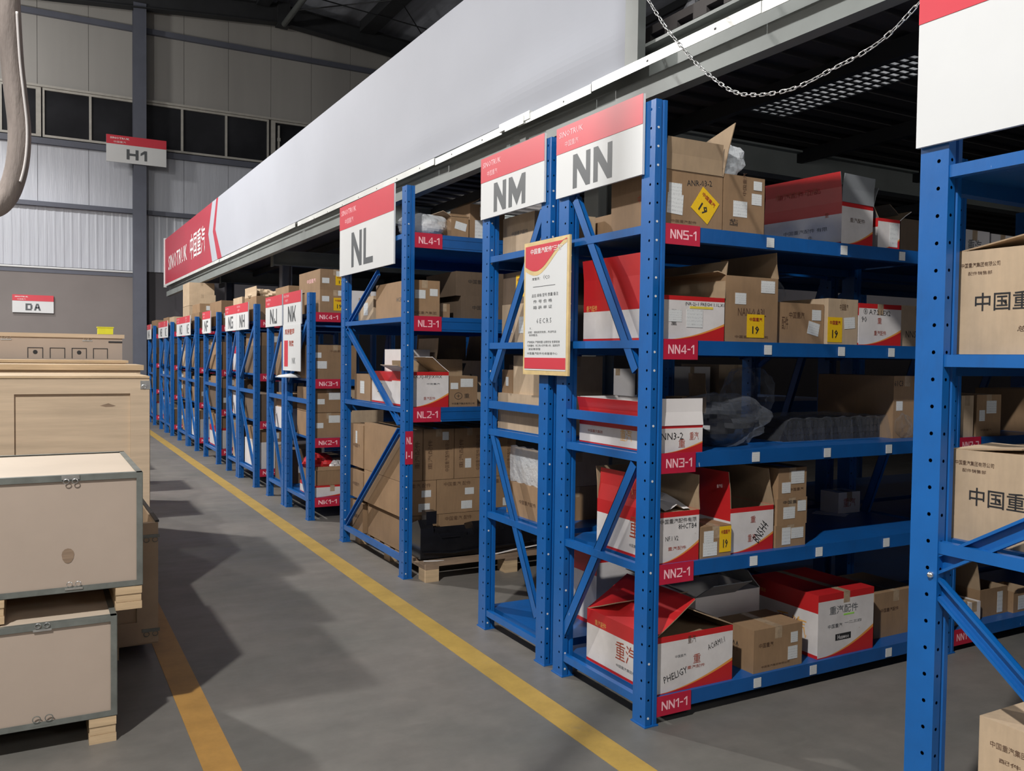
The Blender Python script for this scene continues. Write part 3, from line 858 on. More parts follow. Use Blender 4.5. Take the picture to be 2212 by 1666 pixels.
def rack(sign, yf, yb, H, levels, hb=.063, bay=2.0, bays=1, braces=(), bars=(), sg=None, label=None, label_suffix='-1', opn=False, labw=.19, labh=.082, front=True, tags=(), label_x=0.0, cat='storage rack', blurb=None, rails=True):
    R = empty('storage_rack', blurb or 'blue steel storage rack under the red and white %s sign' % sign, cat, (X0, yf, 0))
    D = yb - yf
    pm = post_mesh(H)
    for k in range(bays + 1):
        x = k * bay
        link(pm, 'upright_post', R, (x, 0, 0))
        link(pm, 'upright_post', R, (x, D - PWY, 0))
        if k:
            brace(R, PWY, levels[0] - .1, D - PWY, levels[-1] + .3, x=x + .02, openx=False)
    for li, z in enumerate(levels):
        for k in range(bays):
            xa = k * bay + PWX; xb = (k + 1) * bay
            for front_ in (1, 0):
                m = MB()
                ya = .008 if front_ else D - .048
                m.box(xa, xb, ya, ya + .04, z - hb, z)
                # rolled lip and connector plates
                if hb > .08:
                    m.box(xa, xb, ya - .003, ya, z - hb * .30, z - hb * .12); m.box(xa, xb, ya - .003, ya, z - hb * .86, z - hb * .66)
                yo = ya - .004 if front_ else ya + .04
                m.box(xa, xa + .035, yo, yo + .004, z - hb - .015, z + .012, skip='') if not front_ else None
                m.box(xb - .035, xb, yo, yo + .004, z - hb - .012, z + .006)
                m.build('beam', BLUE_DK, R)
            MB().box(xa + .002, xb - .002, .048, D - .048, z - .022, z).build('shelf_panel', BLUE_DK, R)
        # short side rail at the aisle end
        if rails or li == len(levels) - 1:
            m = MB(); m.box(.004, .030, PWY, D - PWY, z - .036, z - .002); m.build('side_rail', BLUE, R)
    for z in bars:
        m = MB(); m.box(.004, .030, PWY - .02, D - PWY + .02, z - .042, z); m.build('side_rail', BLUE, R)
    for b in braces:
        brace(R, b[0] - yf, b[1], b[2] - yf, b[3], openx=opn)
        for yy, zz in ((b[0], b[1]), (b[2], b[3])):
            pass
    if sg:
        y0, y1, z0, z1, zr_, txt, tw, th, fr = sg
        a = y0 - yf; b = y1 - yf
        S = MB().box(-.016, -.004, a, b, z0, z1).build('sign_board', WHITE_P, R)
        MB().box(-.0175, -.016, a, b, zr_, z1).build('header_band', RED_S, S)
        W = b - a
        if txt:
            block_letters(S, txt, (-.016, b - W * fr, z0 + (zr_ - z0) * .50), RY, UZ, tw, th, tw * .11, INK)
            lettering(S, 'SINOTRUK', (-.0175, b - W * .19, z1 - (z1 - zr_) * .30), RY, UZ, (z1 - zr_) * .22, PINKINK, w=W * .30, bold=.006)
            lettering(S, '中国重汽', (-.0175, b - W * .20, z1 - (z1 - zr_) * .70), RY, UZ, (z1 - zr_) * .22, PINKINK, w=W * .17, bold=.0)
    if label:
        n = len(levels)
        for k in range(bays):
            for li, z in enumerate(levels):
                if isinstance(label, dict):
                    t = label.get((li, k))
                else:
                    t = '%s%d-%d' % (label, n - li, k + 1)
                if not t:
                    continue
                xa = k * bay + PWX + label_x
                P = MB().box(xa, xa + labw, .003, .005, z - labh, z + .004).build('level_label', RED_L, R)
                block_letters(P, t, (xa + labw * .52, .003, z - labh / 2 + .002), RX, UZ, labw * .74, labh * .47, labw * .034, PINKINK)
    for (x, z) in tags:
        MB().box(x, x + .045, .004, .006, z - .055, z - .012, {'y-': 0, '*': 0}).build('price_tag', STK, R, rot=(0, 0, 0))
    return R
def plugs(R, ys, H, seed, x=.015):
    rnd = random.Random(seed)
    m = MB(); n = int(H / PITCH); p = H / n
    for y in ys:
        for i in range(n):
            if rnd.random() < .42:
                zc = i * p + p / 2
                m.tube([(x, y - .0015, zc), (x, y + .003, zc)], .0052, 8)
    o = m.build('hole_plug', WHITE_P, R); o['kind'] = 'stuff'
LV = [2.114, 1.632, 1.150, .679, .115]
tg = []
for z, xs in zip(LV, ((2.88, 3.36, 3.78), (2.88, 3.36, 3.72), (2.82, 3.28, 3.72), (2.82, 3.24, 3.72), (2.86, 3.22, 3.76))):
    tg += [(x - X0, z) for x in xs]
NNR = rack('NN', 2.86, 3.60, 2.62, LV, bays=2, bay=2.0, braces=((3.47, 2.30, 2.98, 1.50), (2.98, 1.10, 3.52, .22)), bars=(1.305,),
     sg=(2.925, 3.605, 2.32, 2.655, 2.53, 'NN', .315, .158, .45), label='NN', tags=tg)
NMR = rack('NM', 3.68, 4.42, 2.64, LV, bays=2, bay=2.0, braces=((3.77, 2.29, 4.31, 1.42), (4.30, 1.14, 3.78, .22)), bars=(1.305,),
     sg=(3.72, 4.415, 2.325, 2.665, 2.53, 'NM', .35, .158, .48))
NLR = rack('NL', 5.57, 7.0, 2.72, [2.40, 1.825, 1.19], hb=.10, bays=2, bay=2.3, braces=((6.16, 2.17, 6.90, 1.77), (6.88, 1.77, 5.72, 1.08), (5.72, 1.02, 6.88, .16)), bars=(.15,),
     sg=(5.77, 7.0, 2.20, 2.765, 2.575, 'NL', .50, .275, .45), label={(0, 0): 'NL4-1', (1, 0): 'NL3-1', (2, 0): 'NL2-1'}, labw=.21, labh=.10, opn=True)
plugs(NNR, (0, .652), 2.62, 1); plugs(NMR, (0, .652), 2.64, 2); plugs(NLR, (0, 1.342), 2.72, 3)
P = MB().box(.003, .060, -.0025, -.0005, .80, 1.03).build('level_label', RED_L, NLR)
lettering(P, 'NL', (.032, -.0025, .965), RX, UZ, .05, PINKINK, w=.04, bold=.02)
lettering(P, '1-1', (.032, -.0025, .865), RX, UZ, .05, PINKINK, w=.045, bold=.02)
LF = [1.945, 1.32, .765, .205]
def far_rack(sign, yf, yb, sy0, sy1, lab=None, levels=LF, H=2.13, txt=None, z0=1.845, **kw):
    D = yb - yf
    return rack(sign, yf, yb, H, levels, bays=1, bay=2.0,
                braces=((yf + .12, z0 + .02, yb - .12, 1.28), (yb - .12, .98, yf + .10, .20)), bars=(1.13,),
                sg=(sy0, sy1, z0, 2.165, 2.055, txt or sign, min(.30, (sy1 - sy0) * .5), .155, .5), label=lab, hb=.06, labw=.24, labh=.085, rails=False, **kw)
NKR = far_rack('NK', 7.95, 8.84, 8.18, 8.84, lab={(0, 0): 'NK4-1', (1, 0): 'NK3-1', (2, 0): 'NK2-1', (3, 0): 'NK1-1'})
far_rack('NJ', 8.88, 9.62, 8.90, 9.61)
far_rack('NH', 10.20, 11.16, 10.50, 11.16, lab='NH')
far_rack('NG', 11.18, 11.90, 11.17, 11.89)
far_rack('NF', 12.55, 13.66, 13.0, 13.66, lab='NF')
far_rack('NE', 14.40, 15.30, 14.85, 15.30, lab='NE')
far_rack('ND', 15.34, 16.36, 15.32, 16.34)
far_rack('NC', 17.20, 18.0, 17.55, 18.0, lab='NC')
far_rack('NB', 18.04, 18.9, 18.02, 18.9)
far_rack('NA', 19.9, 20.9, 20.2, 20.9, lab='NA')
# notice sheet taped under the NK sign
s = tag(MB().box(-.006, 0, 0, .655, 0, .455).build('notice_sheet', WHITE_P, None, (2.226, 8.18, 1.39)), 'white notice with red characters hanging under the NK sign', 'notice')
lettering(s, '库房管理', (-.006, .40, .385), RY, UZ, .06, REDINK, w=.36, bold=.02)
lettering(s, '制度', (-.006, .33, .27), RY, UZ, .06, REDINK, w=.17, bold=.02)
lettering(s, 'NK', (-.006, .24, .10), RY, UZ, .06, INK, w=.12)
MB().box(-.0075, -.006, .46, .60, .04, .30).build('red_block', RED_S, s)
# pale round lid hanging below the notice
m = MB(); m.tube([(0, 0, 0), (0, 0, .02), (0, 0, .035)], [.17, .13, .03], 16)
tag(m.build('shade_dish', WHITE_P, None, (2.26, 8.62, 1.325), smooth=True), 'pale dish resting on the shelf end below the NK notice', 'dish')

# near rack on the right, cut by the frame
LN = [2.105, 1.575, 1.045, .115]
NR = rack('near', .72, 1.635, 2.62, LN, bays=2, bay=2.0, braces=((1.57, .965, .80, 1.43), (1.57, .925, .80, .31)), bars=(),
     sg=(.74, 1.64, 2.165, 2.66, 2.515, None, 0, 0, 0), opn=True, blurb='blue steel rack nearest the camera at the right edge under a blank white sign')
lettering(NR, '中', (-.0180, .86, 2.598), RY, UZ, .035, PINKINK)
m = MB(); m.tube([(-.010, 0, 0), (-.004, 0, 0), (.004, 0, 0)], [.006, .0095, .0095], 10); m.build('bolt', SHINY, NR, (0, .845, .945), smooth=True)

# poster board between the NM and NN racks
pb = tag(MB().box(-.012, 0, 0, .425, 0, .665).build('poster_board', GOLD, None, (2.212, 3.44, 1.465), rot=(0, 0, 0)), 'gilt-edged notice board with red wave header hung between the NM and NN racks', 'notice board')
m = MB(); m.box(-.0135, -.012, .018, .407, .022, .645); m.build('printed_sheet', WHITE_P, pb)
m = MB(); m.box(-.0150, -.0135, .018, .407, .030, .085); m.build('foot_band', RED_S, pb)
def wave(off, extra, mat, nm):
    m = MB(); N = 20
    for i in range(N):
        def zt(t):   # t 0 = left end as seen (far, high y)
            return .545 - extra + .035 * math.sin((t - .62) * 2 * PI * .8) + .075 * (t ** 2) * 1.0
        t0, t1 = i / N, (i + 1) / N
        y0, y1 = .407 - .389 * t0, .407 - .389 * t1
        m.quad([(off, y0, zt(t0)), (off, y1, zt(t1)), (off, y1, .645), (off, y0, .645)])
    return m.build(nm, mat, pb)
wave(-.0142, .022, GOLD, 'gold_wave')
wave(-.0150, 0, RED_S, 'red_wave')
lettering(pb, '中国重汽配件"三包"', (-.0150, .205, .615), RY, UZ, .028, WHITEINK, w=.30, bold=.01)
for t, y, z, w, h, mt in (('供应商：', .300, .530, .09, .014, INK), ('库管员：', .300, .478, .08, .014, INK), ('ÜCO', .200, .482, .06, .022, INK),
                      ('品名 规格 型号 数量 备注', .215, .395, .25, .017, INK), ('件 号 合 格', .235, .365, .18, .017, INK), ('箱 装 单 证', .235, .335, .18, .017, INK),
                      ('6 E C R 5', .220, .268, .14, .024, INK), ('1.', .345, .232, .02, .010, INK), ('说明：请按规定存放，先进先出', .24, .212, .27, .012, INK),
                      ('保持整洁。', .32, .198, .09, .011, INK), ('严禁烟火 严禁倒置 注意安全 轻拿轻放', .225, .163, .31, .012, INK),
                      ('仓库重地，非工作人员不得入内，谢谢合作', .225, .145, .31, .012, INK), ('请妥善保管', .31, .128, .12, .011, INK),
                      ('中国重汽配件仓库管理中心', .235, .106, .29, .012, INK)):
    lettering(pb, t, (-.0135, y, z), RY, UZ, h, mt, w=w)
MB().box(-.0143, -.0135, .12, .33, .437, .4395).build('rule_line', INK, pb)

# ================================================================ CARTONS
STY = {'brown': (CARD, CARD, CARD, CARD_IN), 'dark': (CARD_D, CARD_D, CARD_D, CARD_D), 'pale': (CARD_L, CARD_L, CARD_L, CARD_IN),
       'print': (PRINT_F, PRINT_S, CARD_R, CARD_IN), 'white': (CARD_W, CARD_W, CARD_W, CARD_W)}
def carton(label, x0, x1, y0, y1, z0, z1, st='brown', flaps=None, rot=0, group=None, stk=(), txt=(), name='cardboard_box', tape=True, fill=None, flapm=None):
    """flaps None = closed. else list of (edge, angle_deg, length, material or None[, a, b]) and the box is open"""
    w, d, h = x1 - x0, y1 - y0, z1 - z0
    F, S, T, I = STY[st]
    m = MB(); t = .005
    hw, hd = w / 2, d / 2
    mats = [F, S, T, I]
    if flaps is None:
        m.box(-hw, hw, -hd, hd, 0, h - .003, {'y-': 0, 'y+': 0, 'x-': 1, 'x+': 1, 'z+': 3, 'z-': 3}, skip='z+')
        g = .0015
        m.box(-hw, -g, -hd, hd, h - .003, h, {'*': 2}); m.box(g, hw, -hd, hd, h - .003, h, {'*': 2})
        m.quad([(-g, -hd, h - .004), (g, -hd, h - .004), (g, hd, h - .004), (-g, hd, h - .004)], 3)
    else:
        m.box(-hw, hw, -hd, hd, 0, h, {'y-': 0, 'y+': 0, 'x-': 1, 'x+': 1, 'z-': 3}, skip='z+')
        a, b = hw - t, hd - t
        m.quad([(-a, -b, t), (a, -b, t), (a, b, t), (-a, b, t)], 3)
        m.quad([(-a, b, t), (-a, b, h), (-a, -b, h), (-a, -b, t)][::-1], 3); m.quad([(a, -b, t), (a, -b, h), (a, b, h), (a, b, t)][::-1], 3)
        m.quad([(-a, -b, t), (-a, -b, h), (a, -b, h), (a, -b, t)][::-1], 3); m.quad([(a, b, t), (a, b, h), (-a, b, h), (-a, b, t)][::-1], 3)
        for p in ([(-hw, -hd), (hw, -hd), (a, -b), (-a, -b)], [(hw, -hd), (hw, hd), (a, b), (a, -b)], [(hw, hd), (-hw, hd), (-a, b), (a, b)], [(-hw, hd), (-hw, -hd), (-a, -b), (-a, b)]):
            m.quad([(q[0], q[1], h) for q in p], 2)
        if fill:
            fh = h * fill
            m.quad([(-a, -b, fh), (a, -b, fh), (a, b, fh), (-a, b, fh)], 3)
    o = m.build(name, mats, None, ((x0 + x1) / 2, (y0 + y1) / 2, z0), (0, 0, math.radians(rot)))
    tag(o, label, 'box', group)
    for fl in (flaps or ()):
        e, ang, L, fm = fl[:4]
        sa, sb = (fl[4], fl[5]) if len(fl) > 5 else (0, 1)
        fm2 = fm or (T if st != 'print' else CARD_R)
        A = math.radians(ang)
        if e[1] == 'x':
            sgn = -1 if e[0] == '-' else 1
            p0 = Vector((sgn * hw, -hd + d * sa, h)); ax = Vector((0, d * (sb - sa), 0)); out = Vector((sgn, 0, 0))
        else:
            sgn = -1 if e[0] == '-' else 1
            p0 = Vector((-hw + w * sa, sgn * hd, h)); ax = Vector((w * (sb - sa), 0, 0)); out = Vector((0, sgn, 0))
        D = out * math.cos(A) + Vector((0, 0, 1)) * math.sin(A)
        N = (ax.cross(D)).normalized() * .004
        mm = MB()
        sk = fl[6] if len(fl) > 6 else 0.0          # skew for torn / bent flaps
        a0, a1 = p0, p0 + ax
        b1 = p0 + ax * (1 + sk) + D * L * (1 + abs(sk) * 1.6); b0 = p0 + ax * .03 + D * L
        if sk < 0:
            b0 = p0 + ax * sk + D * L * (1 + abs(sk) * 4); b1 = p0 + ax * .96 + D * L * .8
        # two-sided board, printed outside and plain inside, slightly bowed
        mid0 = (a0 + b0) / 2 - out * .004; mid1 = (a1 + b1) / 2 - out * .004
        for (q0, q1, q2, q3) in ((a0, a1, mid1, mid0), (mid0, mid1, b1, b0)):
            mm.quad([q0, q1, q2, q3], 0); mm.quad([q0 + N, q3 + N, q2 + N, q1 + N], 1)
            mm.quad([q1, q1 + N, q2 + N, q2], 1); mm.quad([q0 + N, q0, q3, q3 + N], 1)
        mm.quad([b0, b1, b1 + N, b0 + N], 1)
        # which side faces out
        inn = flapm or (CARD_W if fm is CARD_R and st == 'white' else I)
        if N.dot(out) > 0:
            mm.build('flap', [inn, fm2], o)
        else:
            mm.build('flap', [fm2, inn], o)
    if tape and flaps is None and st != 'dark':
        mm = MB(); mm.box(-.022, .022, -hd - .0006, hd + .0006, h, h + .0006)
        mm.box(-.022, .022, hd, hd + .0003, h - .06, h + .0006); mm.box(-.022, .022, -hd - .0003, -hd, h - .055, h + .0006)
        mm.build('tape', TAPE, o)
    for si, s in enumerate(stk):    # face, u, v (centre fractions), width, height metres, kind[, rot]
        face, u, v, sw, sh, kind = s[:6]; ro = s[6] if len(s) > 6 else 0
        R = Vector(RX) if face == 'f' else Vector(RY)
        C = Vector((-hw + w * u, -hd - .0004, h * v)) if face == 'f' else Vector((-hw - .0004, hd - d * u, h * v))
        U = Vector(UZ); N = R.cross(U)
        C = C + N * (.0004 * si)
        if ro:
            R, U = R * math.cos(ro) + U * math.sin(ro), U * math.cos(ro) - R * math.sin(ro)
        p = C - R * sw / 2 - U * sh / 2
        mm = MB(); q = [p, p + R * sw, p + R * sw + U * sh, p + U * sh]
        mm.quad([a + N * .0008 for a in q])
        for i in range(4):
            j = (i + 1) % 4
            mm.quad([q[i], q[j], q[j] + N * .0008, q[i] + N * .0008], uv=[(0, 0)] * 4)
        so_ = mm.build('label_sticker', STKY if kind == 'y' else STK, o)
        if kind == 'y':
            so_['label'] = 'yellow sticker'
            lettering(so_, '中国重汽', C + N * .0008 + U * sh * .28, R, U, sh * .17, REDINK, w=sw * .74, bold=.02)
            lettering(so_, s[7] if len(s) > 7 else '19', C + N * .0008 - U * sh * .17, R, U, sh * .34, BLACKINK, w=sw * .40, bold=.02)
    for s in txt:    # face, text, u, v, height, material[, width, rot]
        face, tx, u, v, th, mt = s[:6]
        R = RX if face == 'f' else RY
        C = Vector((-hw + w * u, -hd, h * v)) if face == 'f' else Vector((-hw, hd - d * u, h * v))
        lettering(o, tx, C, R, UZ, th, mt, w=(s[6] if len(s) > 6 else None), rot=(s[7] if len(s) > 7 else 0), name='print')
    return o
Z5, Z4, Z3, Z2, Z1 = LV
W_, Y_ = 'w', 'y'
# ---- NN rack, top level
b = carton('open brown carton with yellow diamond sticker at the left of the NN top shelf', 2.315, 2.645, 2.90, 3.27, Z5, 2.352, 'brown',
    [('-x', 78, .10, None), ('+x', 84, .155, CARD_IN, 0, 1, -.12), ('+y', 84, .17, CARD_IN, 0, .3), ('-y', 88, .135, CARD_IN, .02, .98)],
    stk=(('f', .20, .62, .07, .07, W_), ('f', .20, .40, .085, .085, W_, -.06), ('f', .70, .43, .115, .115, Y_, -.62)),
    txt=(('f', 'ANR-03-2', .60, .82, .025, BLACKINK, .14, .08), ('f', '中国重汽配件', .35, .10, .012, BROWNINK, .14), ('x', '中国重汽', .7, .55, .035, REDINK, .12)))
m = MB()
m.box(-.035, .035, 0, .002, 0, .014)
m.build('hand_slot', BLACKINK, b, (.168, .02, .33), (0, 0, math.radians(90)))
m = MB(); m.tube([(0, 0, 0), (.004, 0, .06), (.002, 0, .12), (0, 0, .15)], [.03, .022, .012, .004], 10)
tag(m.build('plastic_bag', BAG, None, (2.40, 2.99, 2.357), smooth=True), 'white plastic bag tip poking out of the open carton by the NN post', 'bag')
carton('narrow brown carton with white labels beside the yellow diamond carton on the NN top shelf', 2.652, 2.895, 2.90, 3.25, Z5, 2.368, 'brown', [('-x', 60, .03, None)], fill=.8,
    stk=(('f', .40, .42, .082, .07, W_), ('f', .80, .62, .06, .05, W_), ('f', .82, .86, .05, .04, W_)), txt=(('f', '中国重汽', .50, .86, .022, BROWNINK, .10, 1.57), ('f', '配件', .25, .18, .05, BLACKINK, .03, 1.57)))
def blob(name, label, cat, cx, cy, z0, rx, ry, rz, mat, seed=1, amp=.18, n=26, top=1.0, group=None, parent=None):
    rnd = random.Random(seed)
    m = MB(); N = n; M = n // 2
    ph = [rnd.uniform(0, 6) for _ in range(12)]
    idx = {}
    def P(i, j):
        a = 2 * PI * i / N; t = PI * j / M
        v = Vector((math.sin(t) * math.cos(a), math.sin(t) * math.sin(a), math.cos(t)))
        k = 1 + amp * (math.sin(3 * a + ph[0] + 2 * t) * .5 + math.sin(5 * a + ph[1] - 3 * t) * .3 + abs(math.sin(4 * t + ph[2] + a * 2)) * .5 + math.sin(9 * a + 6 * t + ph[3]) * .18 + abs(math.sin(13 * t - 7 * a + ph[4])) * .15) * math.sin(t)
        v = v * k
        z = v.z * rz + rz
        return (v.x * rx, v.y * ry, max(0, z) * top)
    for j in range(M):
        for i in range(N):
            if j == 0: m.quad([P(0, 0), P(i, 1), P(i + 1, 1)])
            elif j == M - 1: m.quad([P(i, j), P(0, M), P(i + 1, j)])
            else: m.quad([P(i, j), P(i, j + 1), P(i + 1, j + 1), P(i + 1, j)])
    o = m.build(name, mat, parent, (cx, cy, z0), smooth=True)
    if label: tag(o, label, cat, group)
    return o
blob('plastic_bag', 'clear plastic bag standing in the narrow carton on the NN top shelf', 'bag', 2.775, 3.05, 2.372, .085, .07, .085, BAG, 3, .3)
b = carton('big open red and white carton turned slightly on the NN top shelf', 3.375, 3.625, 2.905, 3.37, Z5, 2.318, 'print',
    [('-x', 90, .145, CARD_R), ('-y', 88, .135, CARD_G), ('+x', 60, .12, CARD_G)], rot=5, flapm=CARD_G, fill=.9,
    txt=(('x', '中国重汽配件 有限', .55, .40, .020, INK, .26), ('x', '重', .82, .72, .022, REDINK), ('x', '件', .62, .22, .022, INK), ('f', '重汽配件', .5, .6, .022, BROWNINK, .12)))
lettering(b, '重汽配件 正品', (-.125 - .001, .03, .275), RY, UZ, .026, REDINK, w=.26, name='print', off=.006)
carton('small open red and white carton right of the big open one, NN top shelf', 3.70, 3.865, 2.93, 3.15, Z5, 2.272, 'print', [('-x', 55, .12, CARD_G), ('+y', 80, .12, CARD_G), ('+x', 30, .11, CARD_W)], stk=(('f', .72, .5, .06, .12, W_),))
carton('brown carton half hidden behind the near post on the NN top shelf', 3.95, 4.18, 2.99, 3.35, Z5, 2.30, 'dark', [('-x', 40, .1, CARD_G), ('+y', 100, .1, CARD_G)])
# level 4
b = carton('long carton with a tall red side flap, left end of NN level 4', 2.312, 2.665, 2.895, 3.48, Z4, 1.822, 'print',
    [('-x', 87, .19, CARD_R), ('+y', 88, .20, CARD_IN), ('+x', 80, .17, CARD_IN, .0, 1)], fill=.85,
    stk=(('f', .22, .55, .07, .05, W_), ('f', .52, .50, .09, .075, W_)),
    txt=(('f', '(NR-2)-1 FREGH 1:1L.X1', .68, .82, .018, BLACKINK, .22), ('f', '重', .20, .42, .030, BLACKINK), ('f', '配', .20, .62, .026, BLACKINK), ('x', '重汽', .80, .55, .07, REDINK, .06), ('x', '重汽配件', .12, .80, .028, GOLDINK, .09)))
lettering(b, '重汽', (-.1765 - .012, -.20, .33), RY, UZ, .022, WHITEINK, w=.05, off=.006, name='print')
MB().box(-.02, .11, -.0012, 0, -.002, .008).build('yellow_tape', simple('yellow_tape', (.75, .6, .08), .4), b, (0, -.2925, .14))
carton('brown carton with square yellow sticker on NN level 4', 2.675, 2.992, 2.90, 3.28, Z4, 1.925, 'brown', [('+x', 92, .12, None), ('-x', 20, .04, None)], fill=.94,
    stk=(('f', .28, .66, .065, .05, W_), ('f', .80, .86, .085, .055, W_), ('f', .57, .25, .105, .105, Y_, 0, '19')), txt=(('f', 'NAN-0 A3L', .50, .46, .035, BROWNINK, .17), ('f', '中国重汽有限公司', .5, .08, .012, BROWNINK, .2)))
carton('low brown carton with one raised flap on NN level 4', 3.005, 3.318, 2.92, 3.26, Z4, 1.822, 'brown', [('+y', 86, .19, CARD, .30, .98)], fill=.8,
    stk=(('f', .78, .38, .075, .06, W_, -.2), ('f', .84, .72, .06, .05, W_)), txt=(('f', '中国重汽', .42, .7, .03, BROWNINK, .10), ('f', '配件', .18, .5, .06, BROWNINK, .04)))
blob('plastic_bag', 'crumpled clear bag between the raised flaps on NN level 4', 'bag', 3.09, 3.06, 1.80, .07, .06, .07, FILM, 8, .3)
carton('pale taped carton with yellow sticker near the middle of NN level 4', 3.325, 3.532, 2.90, 3.2, Z4, 1.852, 'pale', stk=(('f', .23, .32, .10, .12, Y_, 0, '19'), ('f', .72, .48, .075, .055, W_, .08)), txt=(('f', '中国重汽', .52, .82, .03, BROWNINK, .06),))
carton('red and white carton with scribbled numbers, right of the taped carton on NN level 4', 3.54, 3.855, 2.90, 3.25, Z4, 1.838, 'print', txt=(('f', '⑧ A:7:2 LEX2', .42, .80, .028, BLACKINK, .2, -.03), ('f', '90', .12, .62, .028, BLACKINK), ('f', '重汽配件', .5, .30, .024, REDINK, .09), ('f', '重', .48, .6, .03, REDINK)))
carton('pale carton beside the near post on NN level 4', 3.865, 4.16, 2.92, 3.25, Z4, 1.842, 'pale', txt=(('f', 'NNS', .32, .30, .035, BLACKINK, .08),))
# level 3
b = carton('low red and white carton marked NN3-2 with a white raised front flap', 2.305, 2.545, 2.885, 3.49, Z3, 1.268, 'print',
    [('-y', 94, .115, CARD_W), ('-x', 80, .10, CARD_R), ('+y', 85, .10, CARD_IN), ('+x', 95, .10, CARD_W)], flapm=CARD_W,
    txt=(('f', 'NN3-2', .30, .62, .030, BLACKINK, .12), ('f', '重汽', .80, .60, .035, REDINK, .05), ('f', '重', .52, .35, .035, REDINK), ('x', '重汽', .62, .5, .055, GOLDINK, .085), ('x', '中国重汽集团', .22, .5, .014, REDINK, .12)))
blob('wrapped_part', 'black part inside crumpled clear plastic on NN level 3', 'part', 2.78, 3.10, Z3, .17, .13, .075, BLACKP, 5, .12)
blob('plastic_bag', 'crumpled clear plastic bag beside the NN3-2 carton', 'bag', 2.80, 3.08, Z3, .235, .17, .12, FILM, 12, .28, n=44)
blob('plastic_bag', 'upright clear plastic bag bulging behind the crumpled one on NN level 3', 'bag', 3.06, 3.16, Z3 + .10, .11, .10, .13, FILM, 7, .35, n=36)
carton('brown flap-topped carton behind the plastic bags on NN level 3', 2.86, 3.02, 3.40, 3.53, Z3, 1.36, 'brown', [('+x', 95, .12, None)])
# ribbed black mats under film
for k in range(3):
    m = MB()
    for i in range(30):
        xx = i * .030
        m.box(xx, xx + .018, 0, .34, 0, .032)
        m.box(xx + .018, xx + .030, .004, .336, 0, .024)
    tag(m.build('ribbed_mudguard', RUB, None, (3.24, 3.08, Z3 + .034 * k)), ['bottom', 'middle', 'topmost'][k] + ' of three ribbed black mudguards stacked on NN level 3', 'mudguard', 'ribbed mudguards on NN level 3')
m = MB(); N = 30; M = 10
def PF(i, j):
    x = 3.16 + .90 * i / N; t = j / M
    y = 3.02 + .40 * t
    e = max(0, abs(i / N - .5) * 2 - .86) / .14
    zz = Z3 + .112 * (1 - e) + .006 + .005 * math.sin(i * 1.7 + j) * (1 - e) + .002 * math.sin(i * 3.1 - j * 2)
    if j == 0: zz = Z3 + .006; y -= .02 * abs(math.sin(i * 1.3))
    if j == 1: y = 3.035; 
    return (x, y, zz)
for i in range(N):
    for j in range(M):
        m.quad([PF(i, j), PF(i + 1, j), PF(i + 1, j + 1), PF(i, j + 1)])
tag(m.build('plastic_film', FILM, None, smooth=True), 'clear plastic film lying over the ribbed black mudguards', 'plastic film')
blob('plastic_bag', 'twisted end of clear film at the right of the ribbed mudguards', 'bag', 4.02, 3.02, Z3, .05, .05, .065, FILM, 31, .4, n=30)
carton('tall brown carton marked 61C3 at the right end of NN level 3', 3.945, 4.16, 3.00, 3.50, Z3, 1.478, 'brown', txt=(('f', '61C3', .18, .88, .03, BLACKINK, .07),), stk=(('f', .22, .52, .05, .05, W_),))
# level 2
b = carton('red and white carton with raised tan flaps and scribbles, left end of NN level 2', 2.305, 2.535, 2.885, 3.33, Z2, .898, 'print',
    [('-x', 97, .145, CARD_R), ('+x', 88, .15, CARD_IN), ('+y', 80, .15, CARD_IN)], fill=.95,
    txt=(('f', '中国重汽配件有限', .5, .82, .02, BLACKINK, .20), ('f', 'NF.1 V2', .35, .48, .02, BLACKINK, .07), ('f', '8HCTB4', .72, .70, .022, BLACKINK, .10), ('f', '重汽配件', .48, .28, .016, REDINK, .10),
         ('x', '重汽', .75, .60, .10, REDINK, .16), ('x', '中国重汽集团有限公司', .75, .22, .014, INK, .16)))
lettering(b, '重汽', (-.115 + .018, -.02, .30), RY, UZ, .05, GOLDINK, w=.09, name='print', off=.03)
m = MB()
for i in range(6):
    for j in range(4):
        f = lambda a, c: (-.10 + a * .034, -.17 + c * .08, .225 + .014 * math.sin(a * 2 + c) + .01 * c)
        m.quad([f(i, j), f(i + 1, j), f(i + 1, j + 1), f(i, j + 1)])
m.build('wrapping_paper', CARD_W, b, smooth=True)
b = carton('red and white carton with tall red side flap in the middle of NN level 2', 2.735, 3.00, 2.905, 3.42, Z2, .882, 'print',
    [('-x', 89, .165, CARD_R), ('+y', 88, .15, CARD_IN), ('+x', 98, .17, CARD_IN)],
    txt=(('f', '重', .52, .72, .03, REDINK), ('f', 'BN5H4', .70, .42, .05, BLACKINK, .10, .9), ('f', '重汽', .5, .30, .035, REDINK, .05)))
lettering(b, '重汽配件', (-.14, -.20, .30), RX, UZ, .016, WHITEINK, w=.05, name='print')
carton('small brown carton with orange-yellow sticker in front of the red flap on NN level 2', 2.548, 2.722, 2.885, 3.05, Z2, .818, 'brown', stk=(('f', .25, .68, .055, .05, W_), ('f', .30, .28, .08, .06, W_), ('f', .80, .55, .068, .115, Y_, 0, '19')), txt=(('f', 'A71', .30, .27, .03, BLACKINK, .05),))
g = 'small cartons stacked on NN level 2'
carton('bottom of the three small brown cartons stacked on NN level 2', 3.012, 3.205, 2.90, 3.12, Z2, .782, 'brown', group=g, stk=(('f', .35, .5, .055, .08, W_), ('f', .72, .6, .08, .05, W_)), txt=(('f', 'A-8-4', .75, .58, .02, BLACKINK, .06),))
